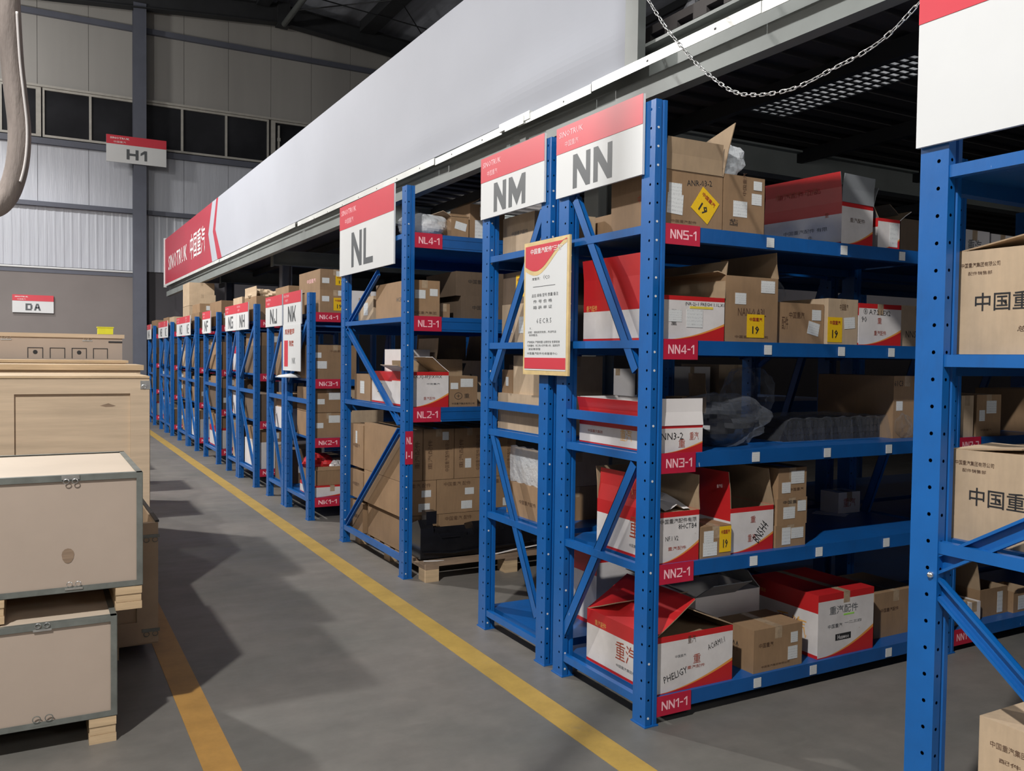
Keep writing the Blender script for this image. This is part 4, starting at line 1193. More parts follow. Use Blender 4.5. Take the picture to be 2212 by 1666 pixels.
carton('middle of the three small brown cartons stacked on NN level 2', 3.018, 3.212, 2.90, 3.12, .782, .908, 'brown', group=g, stk=(('f', .40, .45, .075, .055, W_), ('f', .82, .68, .055, .05, W_)), txt=(('f', '中国重汽', .5, .85, .016, BLACKINK, .12),))
carton('topmost of the three small brown cartons stacked on NN level 2', 3.022, 3.205, 2.90, 3.12, .908, 1.05, 'brown', group=g, stk=(('f', .28, .35, .055, .05, W_), ('f', .68, .68, .085, .06, W_)), txt=(('f', '中国重汽', .65, .28, .014, BROWNINK, .09),))
tag(MB().box(-.05, .05, -.09, .09, 0, .002).build('printed_card', CARD_W, None, (3.98, 3.42, Z2 + .001), rot=(0, 0, .5)), 'loose white card lying on NN level 2 near the second upright', 'card')
carton('small pale printed carton far back on NN level 2', 4.02, 4.2, 3.40, 3.53, Z2, .80, 'white', txt=(('f', '重汽', .5, .5, .05, REDINK, .1),))
# level 1
b = carton('large carton with a red flap folded over, left end of the lowest NN shelf', 2.305, 2.745, 2.885, 3.40, Z1, .362, 'print',
    [('-x', 149, .27, CARD_R), ('+x', 158, .22, CARD_IN), ('+y', 160, .22, CARD_IN)], fill=.9,
    txt=(('f', 'AC6RM1:1', .78, .72, .025, BLACKINK, .10, .25), ('f', '重汽', .46, .88, .035, BROWNINK, .045), ('f', 'PHELIGY', .26, .30, .03, BLACKINK, .13, .22), ('f', '重汽配件', .52, .38, .014, REDINK, .10), ('f', '重', .53, .52, .04, REDINK), ('f', '中国重汽', .32, .62, .012, INK, .06),
         ('x', '重汽', .60, .48, .085, REDINK, .15), ('x', '中国重汽集团有限公司', .66, .20, .014, INK, .2), ('x', '重汽配件', .22, .80, .025, GOLDINK, .09)))
carton('taped brown carton with two white labels on the lowest NN shelf', 2.875, 3.185, 2.885, 3.12, Z1, .315, 'brown', stk=(('f', .83, .68, .045, .05, W_), ('f', .80, .32, .062, .062, W_)),
    txt=(('f', '中国重汽', .25, .62, .022, BROWNINK, .09), ('f', '中国重汽集团有限公司', .45, .12, .010, BROWNINK, .18), ('x', '↑↑', .5, .5, .05, BLACKINK, .04)))
b = carton('largest red and white carton, right of the taped brown one on the lowest NN shelf', 3.29, 3.685, 2.885, 3.33, Z1, .425, 'print',
    txt=(('f', '重汽配件', .45, .73, .04, INK, .20), ('f', '中国重汽', .30, .48, .02, INK, .10), ('f', 'Huawoo', .45, .29, .022, WHITEINK, .08), ('f', '一二三四', .62, .50, .012, INK, .12), ('x', '重汽', .62, .42, .10, GOLDINK, .2), ('x', '配件', .60, .44, .06, REDINK, .14), ('x', '中国重汽集团', .12, .82, .02, GOLDINK, .10)))
MB().box(-.075, .035, -.0004, 0, -.016, .016).build('brand_plate', BLACKINK, b, (0, -.2225, .090))
MB().box(0, .075, -.0006, 0, 0, .008).build('green_mark', simple('green_ink', (.35, .75, .12), .5), b, (-.02, -.2225, .193))
carton('brown carton beside the near post on the lowest NN shelf', 3.80, 4.14, 2.97, 3.32, Z1, .35, 'brown', txt=(('f', '中国重汽配件', .35, .6, .02, BROWNINK, .14),), tape=True)
carton('open carton with printed grey flaps behind the taped one on the lowest NN shelf', 2.80, 3.22, 3.20, 3.50, Z1, .40, 'white',
    [('-y', 35, .14, CARD_G, 0, .6), ('-x', 25, .22, CARD_G), ('+x', 130, .12, CARD_G)], flapm=CARD_G, tape=False)
# second bay of NN, seen through the near rack
carton('small pale carton at the left of NN level 3, second bay', 4.365, 4.472, 2.90, 3.15, Z3, 1.375, 'pale')
carton('small brown carton with white label on NN level 3, second bay', 4.50, 4.72, 2.90, 3.15, Z3, 1.378, 'brown', stk=(('f', .6, .7, .09, .07, W_), ('f', .22, .5, .05, .06, W_)), txt=(('f', '中国重汽', .4, .15, .012, BROWNINK, .1),))
carton('brown carton to the right on NN level 3, second bay', 5.1, 5.6, 2.92, 3.3, Z3, 1.40, 'brown')
carton('white printed carton at the left of the NN top shelf, second bay', 4.34, 4.60, 2.92, 3.2, Z5, 2.27, 'white', txt=(('f', '重汽', .5, .45, .07, INK, .12),))
carton('white printed carton second from the left of the NN top shelf, second bay', 4.615, 4.83, 2.92, 3.2, Z5, 2.265, 'white', txt=(('f', '重汽', .5, .5, .05, INK, .10),))
carton('brown carton at the right of the white ones on the NN top shelf', 4.84, 5.3, 2.92, 3.2, Z5, 2.255, 'brown')
carton('small pale carton low behind the near brace on the lowest NN shelf', 4.36, 4.50, 2.92, 3.1, Z1, .24, 'pale')
carton('small white carton low behind the near brace on the lowest NN shelf', 4.51, 4.62, 2.92, 3.1, Z1, .225, 'white')
carton('small open brown carton with a raised flap on the lowest NN shelf, second bay', 4.66, 4.92, 2.95, 3.15, Z1, .27, 'brown', [('-x', 80, .16, CARD_IN), ('+y', 85, .14, CARD_IN)], stk=(('f', .72, .45, .05, .12, W_),))
carton('small open carton with white label right of the flapped one, lowest NN shelf', 4.93, 5.13, 2.92, 3.10, Z1, .235, 'brown', [('-y', 60, .03, None)], stk=(('f', .45, .45, .09, .08, W_),))
for i, (xa, xb, st) in enumerate(((4.4, 4.7, 'brown'), (4.75, 5.1, 'print'), (5.15, 5.5, 'pale'))):
    carton('%s carton on NN level 4, second bay, %s from the left' % (st if st != 'print' else 'printed', ['first', 'second', 'third'][i]), xa, xb, 2.92, 3.25, Z4, Z4 + .2 + .02 * i, st)

# ---- NM rack, seen through its end frame
carton('pale carton under the NM sign on the NM top shelf', 2.33, 2.72, 3.99, 4.34, Z5, 2.33, 'pale', txt=(('x', '中国重汽配件', .55, .55, .022, INK, .18),))
carton('pale brown carton with yellow tape on NM level 4, lower one', 2.33, 2.7, 4.03, 4.34, Z4, 1.845, 'pale', stk=(('x', .30, .4, .06, .06, W_), ('x', .75, .45, .07, .09, W_)))
carton('dark brown carton stacked on the pale one on NM level 4', 2.33, 2.7, 4.03, 4.33, 1.845, 2.02, 'dark', stk=(('x', .65, .55, .09, .12, Y_, 0, '19'),))
carton('tan carton leaning by the poster on NM level 3', 2.33, 2.65, 3.80, 4.20, Z3 + .20, 1.56, 'pale', txt=(('x', '1.5 MPCO', .5, .75, .02, INK, .12),))
carton('low pale carton between the two side rails on NM level 3', 2.31, 2.8, 3.76, 4.34, Z3, 1.35, 'pale', txt=(('x', '三十套装', .66, .62, .022, INK, .14),))
carton('small brown carton at the far end of NM level 3', 2.33, 2.6, 4.21, 4.33, 1.35, 1.48, 'brown', stk=(('x', .5, .5, .03, .05, W_),))
b = carton('brown carton leaning on NM level 2', 2.33, 2.75, 3.87, 4.26, Z2, .86, 'brown', txt=(('x', '中国重汽配件', .6, .45, .022, BROWNINK, .18),))
b = carton('plastic wrapped carton lying tilted on the brown one on NM level 2', 2.36, 2.75, 3.87, 4.22, .862, 1.05, 'pale', txt=(('x', '中国重汽配', .55, .55, .02, BROWNINK, .18),))
m = MB()
def PW(i, j):
    t, s = i / 12, j / 6
    return (-.006 - .004 * abs(math.sin(i * 1.9 + j)) - .02 * s * (1 - s), .37 * t, .20 * s + .004 * math.sin(i * 2 + j))
for i in range(12):
    for j in range(6):
        m.quad([PW(i + 1, j), PW(i, j), PW(i, j + 1), PW(i + 1, j + 1)])
tag(m.build('plastic_wrap', BAG, None, (2.345, 3.86, .862), smooth=True), 'glossy clear wrap around the tilted carton on NM level 2', 'plastic wrap')
carton('red and white printed carton on the lowest NM shelf behind the NN post', 2.62, 2.98, 3.78, 4.12, Z1, .50, 'print', txt=(('f', '重汽', .5, .4, .08, REDINK, .08), ('f', '中国重汽', .5, .15, .014, INK, .1)))
for i, (xa, xb, z, st, h) in enumerate(((2.9, 3.25, Z4, 'brown', .26), (3.3, 3.7, Z4, 'dark', .2), (2.75, 3.15, Z5, 'brown', .22), (3.3, 3.7, Z5, 'dark', .18), (3.35, 3.7, Z1, 'brown', .3), (3.5, 3.9, Z2, 'dark', .22))):
    carton('%s carton deep inside the NM rack, %s' % ({'brown': 'brown', 'dark': 'dark brown'}[st], ['level 4', 'level 4 second', 'top shelf', 'top shelf second', 'lowest shelf', 'level 2'][i]), xa, xb, 3.80, 4.25, z, z + h, st)

# ---- NL rack
blob('plastic_bag', 'clear plastic bag of white parts on the NL top shelf beside the post', 'bag', 2.46, 5.80, 2.40, .165, .13, .085, BAG, 4, .2, n=40)
blob('packed_parts', 'pale grey parts packed inside the clear bag on the NL top shelf', 'parts', 2.46, 5.80, 2.402, .13, .10, .065, CARD_W, 9, .12)
carton('small open brown carton right of the bag on the NL top shelf', 2.615, 2.755, 5.66, 5.9, 2.40, 2.55, 'brown', [('-x', 30, .07, None), ('-y', 150, .05, None)], fill=.8, stk=(('f', .55, .58, .09, .055, W_, -.2),))
carton('tall brown carton next to the NM sign on the NL top shelf', 2.765, 3.05, 5.66, 6.0, 2.40, 2.655, 'brown', [('-x', 150, .1, None)], fill=.95, stk=(('f', .30, .30, .09, .13, W_), ('f', .45, .80, .10, .07, W_)))
carton('brown carton with two white labels at the left of NL level 3', 2.30, 2.53, 5.655, 6.33, 1.825, 2.085, 'brown', stk=(('f', .35, .62, .08, .06, W_), ('f', .80, .68, .06, .05, W_)), txt=(('x', 'HCENO', .75, .50, .03, INK, .15), ('f', '中国重汽集团', .5, .12, .02, BROWNINK, .18)))
g = 'dark cartons stacked on NL level 3'
carton('lower dark brown carton stacked on NL level 3', 2.70, 3.15, 5.66, 6.2, 1.825, 1.99, 'dark', group=g, txt=(('f', '中国重汽配件', .45, .5, .03, BLACKINK, .22),))
carton('upper dark brown carton stacked on NL level 3', 2.66, 3.12, 5.66, 6.2, 1.99, 2.165, 'dark', group=g, txt=(('f', '中国重汽配件', .45, .6, .03, BLACKINK, .22),))
carton('small brown carton between the labelled carton and the dark stack on NL level 3', 2.545, 2.64, 5.72, 6.0, 1.825, 1.93, 'brown')
carton('pale carton at the far end of NL level 3 beyond the brace', 2.34, 2.6, 6.5, 6.85, 1.825, 2.02, 'pale', stk=(('x', .5, .5, .1, .1, W_),))
b = carton('red and white carton with a torn white flap on NL level 2', 2.30, 2.595, 5.63, 5.98, 1.19, 1.44, 'print', [('-x', 25, .10, CARD_W), ('+x', 140, .16, CARD_W), ('+y', 70, .08, CARD_W)], fill=.95,
    txt=(('f', 'KK.XJ-8FJFXWX', .45, .85, .03, BLACKINK, .22), ('f', '重汽配件', .5, .25, .022, REDINK, .09), ('f', '中国重汽', .6, .66, .012, INK, .1)))
carton('red and white carton end-on behind the brace on NL level 2', 2.32, 2.62, 6.02, 6.46, 1.19, 1.43, 'print', txt=(('x', '重汽', .4, .5, .08, BLACKINK, .1),))
carton('brown carton at the far end of NL level 2', 2.32, 2.6, 6.50, 6.88, 1.19, 1.40, 'brown', stk=(('x', .5, .5, .1, .1, W_),))
carton('brown carton with white labels right of the red and white one, NL level 2', 2.605, 2.83, 5.64, 5.9, 1.19, 1.41, 'brown', [('+y', 88, .12, CARD_IN)], fill=.9, stk=(('f', .62, .78, .10, .06, W_), ('f', .18, .68, .06, .045, W_)), txt=(('f', '⊕ 重', .45, .35, .05, BLACKINK, .12), ('f', '中国重汽集团有限公司', .5, .10, .014, BLACKINK, .18)))
b = carton('open pale carton with cut-out flaps at the back of NL level 2', 2.66, 3.1, 6.0, 6.4, 1.19, 1.52, 'pale', [('-x', 98, .17, CARD_L), ('+y', 90, .20, CARD_L), ('+x', 80, .2, CARD_L)], fill=.9)
m = MB(); m.quad([(0, 0, .22), (.13, 0, .22), (.065, 0, .05)]); m.quad([(.11, 0, 0), (.30, 0, 0), (.17, 0, .14)]); m.quad([(.02, 0, 0), (.12, 0, 0), (.06, 0, .05)])
m.build('cut_out', BLACKINK, b, (-.10, -.203, .09))
carton('red and white carton behind the torn flap on NL level 2', 2.42, 2.70, 6.02, 6.4, 1.43, 1.60, 'white', [('-x', 60, .05, CARD_R)], txt=(('f', '重汽', .6, .5, .05, INK, .08),)) if False else None
carton('white carton with a red corner behind the torn flap on NL level 2', 2.40, 2.63, 6.05, 6.4, 1.432, 1.60, 'white', tape=False)
# floor pallet with stacked cartons
pl = empty('wooden_pallet', 'old wooden pallet on the floor under the NL rack, loaded with cartons', 'pallet', (2.34, 5.42, 0))
for i in range(7):
    MB().box(0, 1.35, i * .225, i * .225 + .12, .105, .125).build('top_board', OLDWOOD, pl)
for x in (.0, .62, 1.22):
    for y in (0, .68, 1.35):
        MB().box(x, x + .10, y, y + .12, 0, .085).build('pallet_block', PINE, pl)
    MB().box(x, x + .10, 0, 1.47, .085, .105).build('stringer_board', OLDWOOD, pl)
g = 'cartons stacked on the floor pallet under NL'
zz = [.125, .39, .645, 1.02]
rows = [('top row', zz[2], zz[3], (2.30, 2.475, 2.725, 2.98, 3.25)), ('middle row', zz[1], zz[2], (2.30, 2.585, 2.96, 3.3)), ('bottom row', zz[0], zz[1], (2.33, 2.60, 2.97, 3.3))]
ordn = ['first', 'second', 'third', 'fourth', 'fifth']
for rn, za, zb, xs in rows:
    for i, (xa, xb) in enumerate(zip(xs[:-1], xs[1:])):
        st = (('f', .72, .86, .05, .06, W_),) if rn == 'top row' and i == 1 else (('f', .45, .30, .05, .07, W_),) if rn == 'top row' and i == 2 else (('f', .72, .62, .075, .05, W_), ('f', .66, .22, .09, .06, W_)) if rn == 'middle row' else ()
        if rn == 'top row':
            tx = (('f', '中国重汽配件有限公司', .78, .5, .035, BROWNINK, .26, 1.5708), ('f', '重汽配件', .22, .5, .035, BROWNINK, .22, 1.5708)) if i else (('f', '重汽配件', .75, .5, .04, BROWNINK, .2, 1.5708),)
        else:
            tx = (('f', '中国重汽 配件', .45, .86, .03, BROWNINK, .22),)
        carton('brown carton on the NL pallet, %s from the aisle in the %s' % (ordn[i], rn), xa + .003, xb - .003, 5.80, 6.58, za + .001, zb - .002, 'brown', group=g, stk=st, txt=tx, tape=rn == 'top row')
    carton('brown carton at the far corner of the %s on the NL pallet' % rn, 2.30, 2.72, 6.60, 6.93, za + .001, zb - .03, 'brown', group=g, txt=(('x', '中国重汽', .5, .5, .03, BROWNINK, .16),), stk=(('x', .5, .7, .04, .1, W_),) if rn == 'top row' else ())
# black plastic wheel-arch parts in front of the cartons
m = MB()
prof = [(0, 0), (.20, .0), (.20, .10), (.17, .17), (.05, .20), (0, .16)]
for i, (xa, xb, s) in enumerate(((0, .10, 1.35), (.10, .14, 1.1), (.14, .36, 1.05), (.36, .42, .9), (.42, .62, 1.15), (.62, .66, 1.0), (.66, .95, 1.12), (.95, 1.10, .85))):
    m.prism([(p[0] * (1 if s > 1 else .9), p[1] * s) for p in prof], lambda u, v, t: (t, u, v), xa, xb)
m.box(.05, .13, .02, .10, .24, .33); m.box(.16, .30, -.01, 0, .14, .15); m.tube([(.02, -.015, .05), (.25, -.02, .03), (.5, -.02, .045), (.9, -.015, .05)], .008, 6)
o = m.build('bumper_moulding', BLACKP, None, (2.36, 5.56, .127))
tag(o, 'glossy black plastic bumper moulding lying on the NL floor pallet', 'bumper part')
m = MB(); m.tube([(0, 0, .02), (.35, -.03, .0), (.7, -.01, .035), (1.1, 0, .06)], .012, 6, rx=.004)
tag(m.build('packing_strap', CARD_W, None, (2.36, 5.50, .11)), 'pale packing strap sagging along the front edge of the NL pallet', 'strap')
for i, (xa, xb, z, h, st) in enumerate(((3.3, 3.8, 1.825, .3, 'brown'), (3.4, 3.9, 1.19, .3, 'brown'), (3.95, 4.3, 1.19, .28, 'white'), (4.7, 5.1, 1.19, .3, 'white'), (5.2, 5.6, 1.19, .32, 'pale'), (4.7, 5.2, 1.825, .25, 'white'), (3.3, 3.7, 2.40, .2, 'brown'), (4.0, 4.4, 1.825, .25, 'dark'))):
    carton('%s carton deep in the NL rack, %s' % ({'brown': 'brown', 'white': 'white', 'pale': 'pale', 'dark': 'dark'}[st], ['level 3 nearest the aisle', 'level 2 nearest the aisle', 'level 2 before the second upright', 'level 2 past the second upright', 'level 2 far', 'level 3 past the second upright', 'top shelf', 'level 3 before the second upright'][i]), xa, xb, 5.7, 6.2, z, z + h, st)

# ---- NK rack
g = 'cartons on the NK rack'
carton('lower brown carton with yellow sticker on the NK top shelf', 2.36, 2.66, 8.02, 8.55, 1.945, 2.165, 'brown', group=g, stk=(('f', .18, .62, .07, .05, W_), ('f', .62, .40, .11, .12, Y_, 0, '19'), ('f', .78, .88, .12, .05, W_)))
carton('upper brown carton with yellow sticker on the NK top shelf', 2.36, 2.66, 8.02, 8.75, 2.165, 2.36, 'brown', group=g, stk=(('f', .18, .45, .07, .05, W_), ('f', .68, .48, .11, .09, Y_, 0, '19'), ('f', .70, .80, .11, .05, W_)), txt=(('x', '中国重汽', .6, .5, .04, PINKINK, .3),))
carton('blue and white flat carton beside the lower one on the NK top shelf', 2.67, 3.0, 8.02, 8.5, 1.945, 2.17, 'white', group=g)
carton('large brown carton on NK level 3', 2.305, 2.72, 8.02, 8.6, 1.32, 1.645, 'brown', group=g, stk=(('f', .10, .70, .06, .05, W_), ('f', .18, .42, .10, .07, W_)), txt=(('f', '中国重汽配件', .62, .82, .02, BROWNINK, .2),))
carton('upper labelled carton on NK level 2', 2.305, 2.60, 8.02, 8.6, 1.005, 1.235, 'brown', group=g, stk=(('f', .24, .45, .07, .05, W_), ('f', .68, .68, .11, .07, W_)))
carton('lower labelled carton on NK level 2', 2.305, 2.60, 8.02, 8.6, .765, 1.0, 'brown', group=g, stk=(('f', .20, .50, .07, .05, W_), ('f', .68, .75, .11, .07, W_)))
carton('brown carton end beyond the stacked pair on NK level 2', 2.61, 3.0, 8.02, 8.6, .765, 1.23, 'pale', group=g)
carton('red and white carton at the bottom of the NK rack', 2.31, 2.66, 8.0, 8.5, .205, .31, 'print', group=g)
carton('open brown tray full of red and white wrappings on the lowest NK shelf', 2.33, 2.60, 8.03, 8.5, .312, .45, 'brown', [('-y', 120, .04, None)], fill=.9, group=g)
blob('crumpled_wrapping', 'dark red crumpled wrapping in the tray on the lowest NK shelf', 'wrapping', 2.42, 8.3, .43, .12, .16, .08, CARD_R, 14, .3)
blob('crumpled_wrapping', 'white crumpled wrapping at the right of the tray on the lowest NK shelf', 'wrapping', 2.56, 8.14, .43, .06, .07, .05, CARD_W, 15, .4)

# ---- far racks: visible cartons at the aisle end
rr = random.Random(4)
def fill_rack(sign, yf, levels=LF, seed=0, back=False, depth=.6):
    rr = random.Random(seed)
    nm = ['top shelf', 'level 3', 'level 2', 'lowest shelf']
    for li, z in enumerate(levels):
        if li == 0 and sign in ('NH', 'ND'): continue
        gap = (levels[li - 1] - z - .08) if li else .42
        x = 2.31; k = 0
        while x < 3.0 and k < 2:
            w = rr.uniform(.26, .40); h = min(gap * .95, rr.uniform(.20, .36))
            st = rr.choice(['brown', 'brown', 'brown', 'dark', 'pale', 'print', 'white'] if li else ['brown', 'pale', 'brown'])
            stk = (('f', rr.uniform(.25, .75), rr.uniform(.35, .7), .09, .07, W_),) if rr.random() < .7 and st != 'print' else ()
            carton('%s carton on the %s of the %s rack, %s the aisle' % ({'print': 'red and white', 'brown': 'brown', 'dark': 'dark brown', 'pale': 'pale', 'white': 'white'}[st], nm[li], sign, ['next to', 'second from'][k]), x, x + w, yf + .05, yf + .05 + depth, z, z + h, st, group='cartons on the far racks', stk=stk, tape=False)
            if k == 0 and gap - h > .16 and rr.random() < .8:
                h2 = min(gap - h - .02, rr.uniform(.14, .22))
                carton('upper carton stacked on the %s of the %s rack next to the aisle' % (nm[li], sign), x + .01, x + w - .02, yf + .06, yf + .04 + depth, z + h, z + h + h2, 'brown', group='cartons on the far racks', stk=(('f', .5, .5, .1, .07, W_),), tape=False)
            x += w + rr.uniform(.01, .05); k += 1
for s, y, sd, dp in (('NJ', 8.92, 5, .55), ('NH', 10.22, 6, .8), ('NG', 11.2, 17, .55), ('NF', 12.58, 8, .9), ('NE', 14.43, 9, .75), ('ND', 15.38, 10, .8), ('NC', 17.22, 11, .65), ('NB', 18.06, 12, .7), ('NA', 19.95, 13, .8)):
    fill_rack(s, y, seed=sd, depth=dp)
carton('middle brown carton of the tall pile on top of the ND rack', 2.31, 2.74, 15.5, 16.2, 2.36, 2.55, 'pale', group='cartons on the far racks') 
carton('topmost brown carton of the tall pile on top of the ND rack', 2.31, 2.72, 15.5, 16.2, 2.55, 2.75, 'pale', group='cartons on the far racks')
carton('open brown carton overflowing with wrapping on the top shelf of the NH rack', 2.31, 2.62, 10.45, 11.1, 1.945, 2.24, 'brown', [('-x', 92, .12, CARD_L), ('+y', 80, .1, None), ('+x', 70, .08, None)], fill=.95, group='cartons on the far racks')
carton('tall brown carton with a pale edge next to the overflowing one on the NH rack', 2.63, 2.98, 10.3, 11.0, 1.945, 2.28, 'brown', [('-x', 100, .06, CARD_L)], fill=.9, group='cartons on the far racks')
blob('crumpled_wrapping', 'crumpled paper sticking out of the open carton on top of the NH rack', 'wrapping', 2.46, 10.8, 2.20, .12, .22, .07, CARD_L, 21, .4)
blob('crumpled_wrapping', 'pale crumpled wrapping on the tall carton of the NH rack', 'wrapping', 2.76, 10.6, 2.27, .10, .12, .05, CARD_W, 22, .4)
carton('bottom brown carton of the tall pile on top of the ND rack', 2.31, 2.76, 15.5, 16.2, 1.945, 2.355, 'pale', group='cartons on the far racks')

# ---- near rack cartons
def big(label, x0, x1, y0, y1, z0, z1, fl):
    b = carton(label, x0, x1, y0, y1, z0, z1, 'pale', fl)
    w, d, h = x1 - x0, y1 - y0, z1 - z0
    lettering(b, '中国重汽', (-w / 2, d / 2 - (y1 - 1.405), h * .50), RY, UZ, .052, BLACKINK, w=.215, bold=.008, name='print')
    lettering(b, '中国重汽集团有限公司', (-w / 2, d / 2 - (y1 - 1.50), h * .86), RY, UZ, .013, BROWNINK, w=.115, name='print')
    lettering(b, '配件销售部', (-w / 2, d / 2 - (y1 - 1.50), h * .78), RY, UZ, .010, BROWNINK, w=.07, name='print')
    lettering(b, '总 部', (-w / 2, d / 2 - (y1 - 1.36), h * .24), RY, UZ, .016, BROWNINK, w=.06, name='print')
    return b
big('big tan carton with black Chinese characters on the upper shelf of the near rack', 2.325, 2.78, .83, 1.575, LN[1], 1.868, [('+y', 170, .2, None), ('+x', 172, .2, None), ('-x', 176, .2, None)])
big('big tan carton with black Chinese characters on the middle shelf of the near rack', 2.325, 2.78, .83, 1.575, LN[2], 1.302, [('+x', 95, .10, None, .15, .6), ('+y', 175, .2, None), ('-x', 177, .2, None)])
carton('tan carton at the bottom right corner on the lowest shelf of the near rack', 2.29, 2.75, .85, 1.44, LN[3], .575, 'pale', txt=(('x', '中国重汽集团', .14, .86, .018, BROWNINK, .10), ('x', '配件', .15, .78, .012, BROWNINK, .06)))

# ================================================================ CRATES ON THE LEFT
def clasp(parent, x, y, z, s=1.0, up=1):
    """spring clasp on a -Y face: two rings and a plate"""
    m = MB()
    m.box(x - .035 * s, x + .035 * s, y - .003, y, z - .004, z + .012 * up)
    for dx in (-.017, .017):
        pts_ = [(x + dx * s + .011 * s * math.cos(a), y - .005, z - .012 * s * up + .010 * s * math.sin(a)) for a in [2 * PI * k / 12 for k in range(12)]]
        m.tube(pts_, .0018, 5, closed=True, updir=(0, 1, 0))
    return m.build('clasp', SHINY if s < 1.2 else STEEL, parent)
def edge_crate(label, x0, x1, y0, y1, z0, z1, feet_z, feet_x):
    w, d, h = x1 - x0, y1 - y0, z1 - z0
    e = empty('plywood_crate', label, 'crate', (x1, y0, feet_z))
    dz = z0 - feet_z
    P = lambda a, b, c, dd, zz0, zz1: (a - x1, b - x1, c - y0, dd - y0, zz0 - feet_z, zz1 - feet_z)
    MB().box(*P(x0 + .01, x1 - .01, y0 + .006, y0 + .02, z0 + .01, z1 - .01)).build('front_panel', PLY, e)
    MB().box(*P(x1 - .02, x1 - .006, y0 + .02, y1 - .02, z0 + .01, z1 - .01)).build('side_panel', PLY, e)
    MB().box(*P(x0 + .006, x0 + .02, y0 + .02, y1 - .02, z0 + .01, z1 - .01)).build('side_panel', PLY, e)
    MB().box(*P(x0 + .01, x1 - .01, y1 - .02, y1 - .006, z0 + .01, z1 - .01)).build('back_panel', PLY, e)
    MB().box(*P(x0 + .008, x1 - .008, y0 + .008, y1 - .008, z1 - .016, z1 - .004)).build('lid', PLY_LID, e)
    MB().box(*P(x0 + .008, x1 - .008, y0 + .008, y1 - .008, z0, z0 + .012)).build('base_panel', PLY, e)
    wd = .022; t = .002
    # steel angles on every edge
    for zz in (z0, z1):
        for yy in (y0, y1):
            m = MB(); za, zb = (zz, zz + wd) if zz == z0 else (zz - wd, zz)
            m.box(*P(x0, x1, yy - t if yy == y0 else yy, yy if yy == y0 else yy + t, za, zb))
            ya, yb = (yy, yy + wd) if yy == y0 else (yy - wd, yy)
            m.box(*P(x0, x1, ya, yb, zz - t if zz == z0 else zz, zz if zz == z0 else zz + t)); m.build('edge_strip', STEEL, e)
        for xx in (x0, x1):
            m = MB(); za, zb = (zz, zz + wd) if zz == z0 else (zz - wd, zz)
            xa, xb = (xx - t, xx) if xx == x0 else (xx, xx + t)
            m.box(*P(xa, xb, y0, y1, za, zb))
            xa, xb = (xx, xx + wd) if xx == x0 else (xx - wd, xx)
            m.box(*P(xa, xb, y0, y1, zz - t if zz == z0 else zz, zz if zz == z0 else zz + t)); m.build('edge_strip', STEEL, e)
    for xx in (x0, x1):
        for yy in (y0, y1):
            m = MB(); xa, xb = (xx, xx + wd) if xx == x0 else (xx - wd, xx)
            m.box(*P(xa, xb, yy - t if yy == y0 else yy, yy if yy == y0 else yy + t, z0 + wd, z1 - wd))
            ya, yb = (yy, yy + wd) if yy == y0 else (yy - wd, yy)
            m.box(*P(xx - t if xx == x0 else xx, xx if xx == x0 else xx + t, ya, yb, z0 + wd, z1 - wd)); m.build('edge_strip', STEEL, e)
    for fx in feet_x:
        m = MB(); n = 3; hh = (z0 - .002 - feet_z) / n
        for k in range(n):
            m.box(*P(fx + .002 * (k % 2), fx + .098 - .002 * (k % 2), y0 + .004 * (k % 2), y1 - .004, feet_z + k * hh, feet_z + (k + 1) * hh - .0015))
        m.build('foot_runner', PINE, e)
    return e
cA = edge_crate('lower pale plywood crate with steel edges at the bottom left', -.86, .285, 3.74, 4.50, .105, .505, 0, (-.80, -.30, .185))
clasp(cA, -.26, 0, .49, .9, -1); clasp(cA, -.26, 0, .125, 1.25, -1)
cB = edge_crate('upper pale plywood crate with steel edges stacked on the lower one', -.78, .385, 3.79, 4.62, .605, 1.065, .509, (-.70, -.20, .285))
clasp(cB, -.26, -.003, .545, .9, 1); clasp(cB, -.25, -.003, .118, .9, -1)
m = MB(); m.quad([(-.30 + .022 * math.cos(a), -.0005 + .006, .245 + .030 * math.sin(a) * (1.2 if math.sin(a) < 0 else .8)) for a in [2 * PI * k / 12 for k in range(12)]])
m.build('stain', OLDWOOD, cB, (.03, -.001, 0))
# crate C: open crate with corner clips
c = empty('open_crate', 'open-topped wooden crate with metal corner clips behind the plywood crates', 'crate', (.55, 4.70, 0))
MB().box(-1.2, 0, 0, .02, .09, .69).build('front_panel', PLY_OLD, c)
MB().box(-.02, 0, .02, .74, .09, .69).build('side_panel', PLY_OLD, c)
MB().box(-1.2, 0, .74, .76, .09, .69).build('back_panel', PLY_OLD, c)
MB().box(-1.2, -1.18, .02, .74, .09, .69).build('side_panel', PLY_OLD, c)
MB().box(-1.2, 0, .0, .76, .07, .09).build('base_panel', PLY_OLD, c)
MB().box(-.10, 0, -.014, 0, .19, .69).build('stile', PLY_OLD, c)
MB().box(-1.2, 0, -.014, 0, .08, .19).build('rail', PLY_OLD, c)
MB().box(-.012, .006, .0, .76, .69, .70).build('rim', DARKM, c)
for x in (-1.1, -.55, -.28):
    MB().box(x, x + .1, .02, .74, 0, .07).build('foot_runner', PINE, c)
for z in (.62, .14):
    clasp(c, -.035, -.015, z, 1.2, 1)
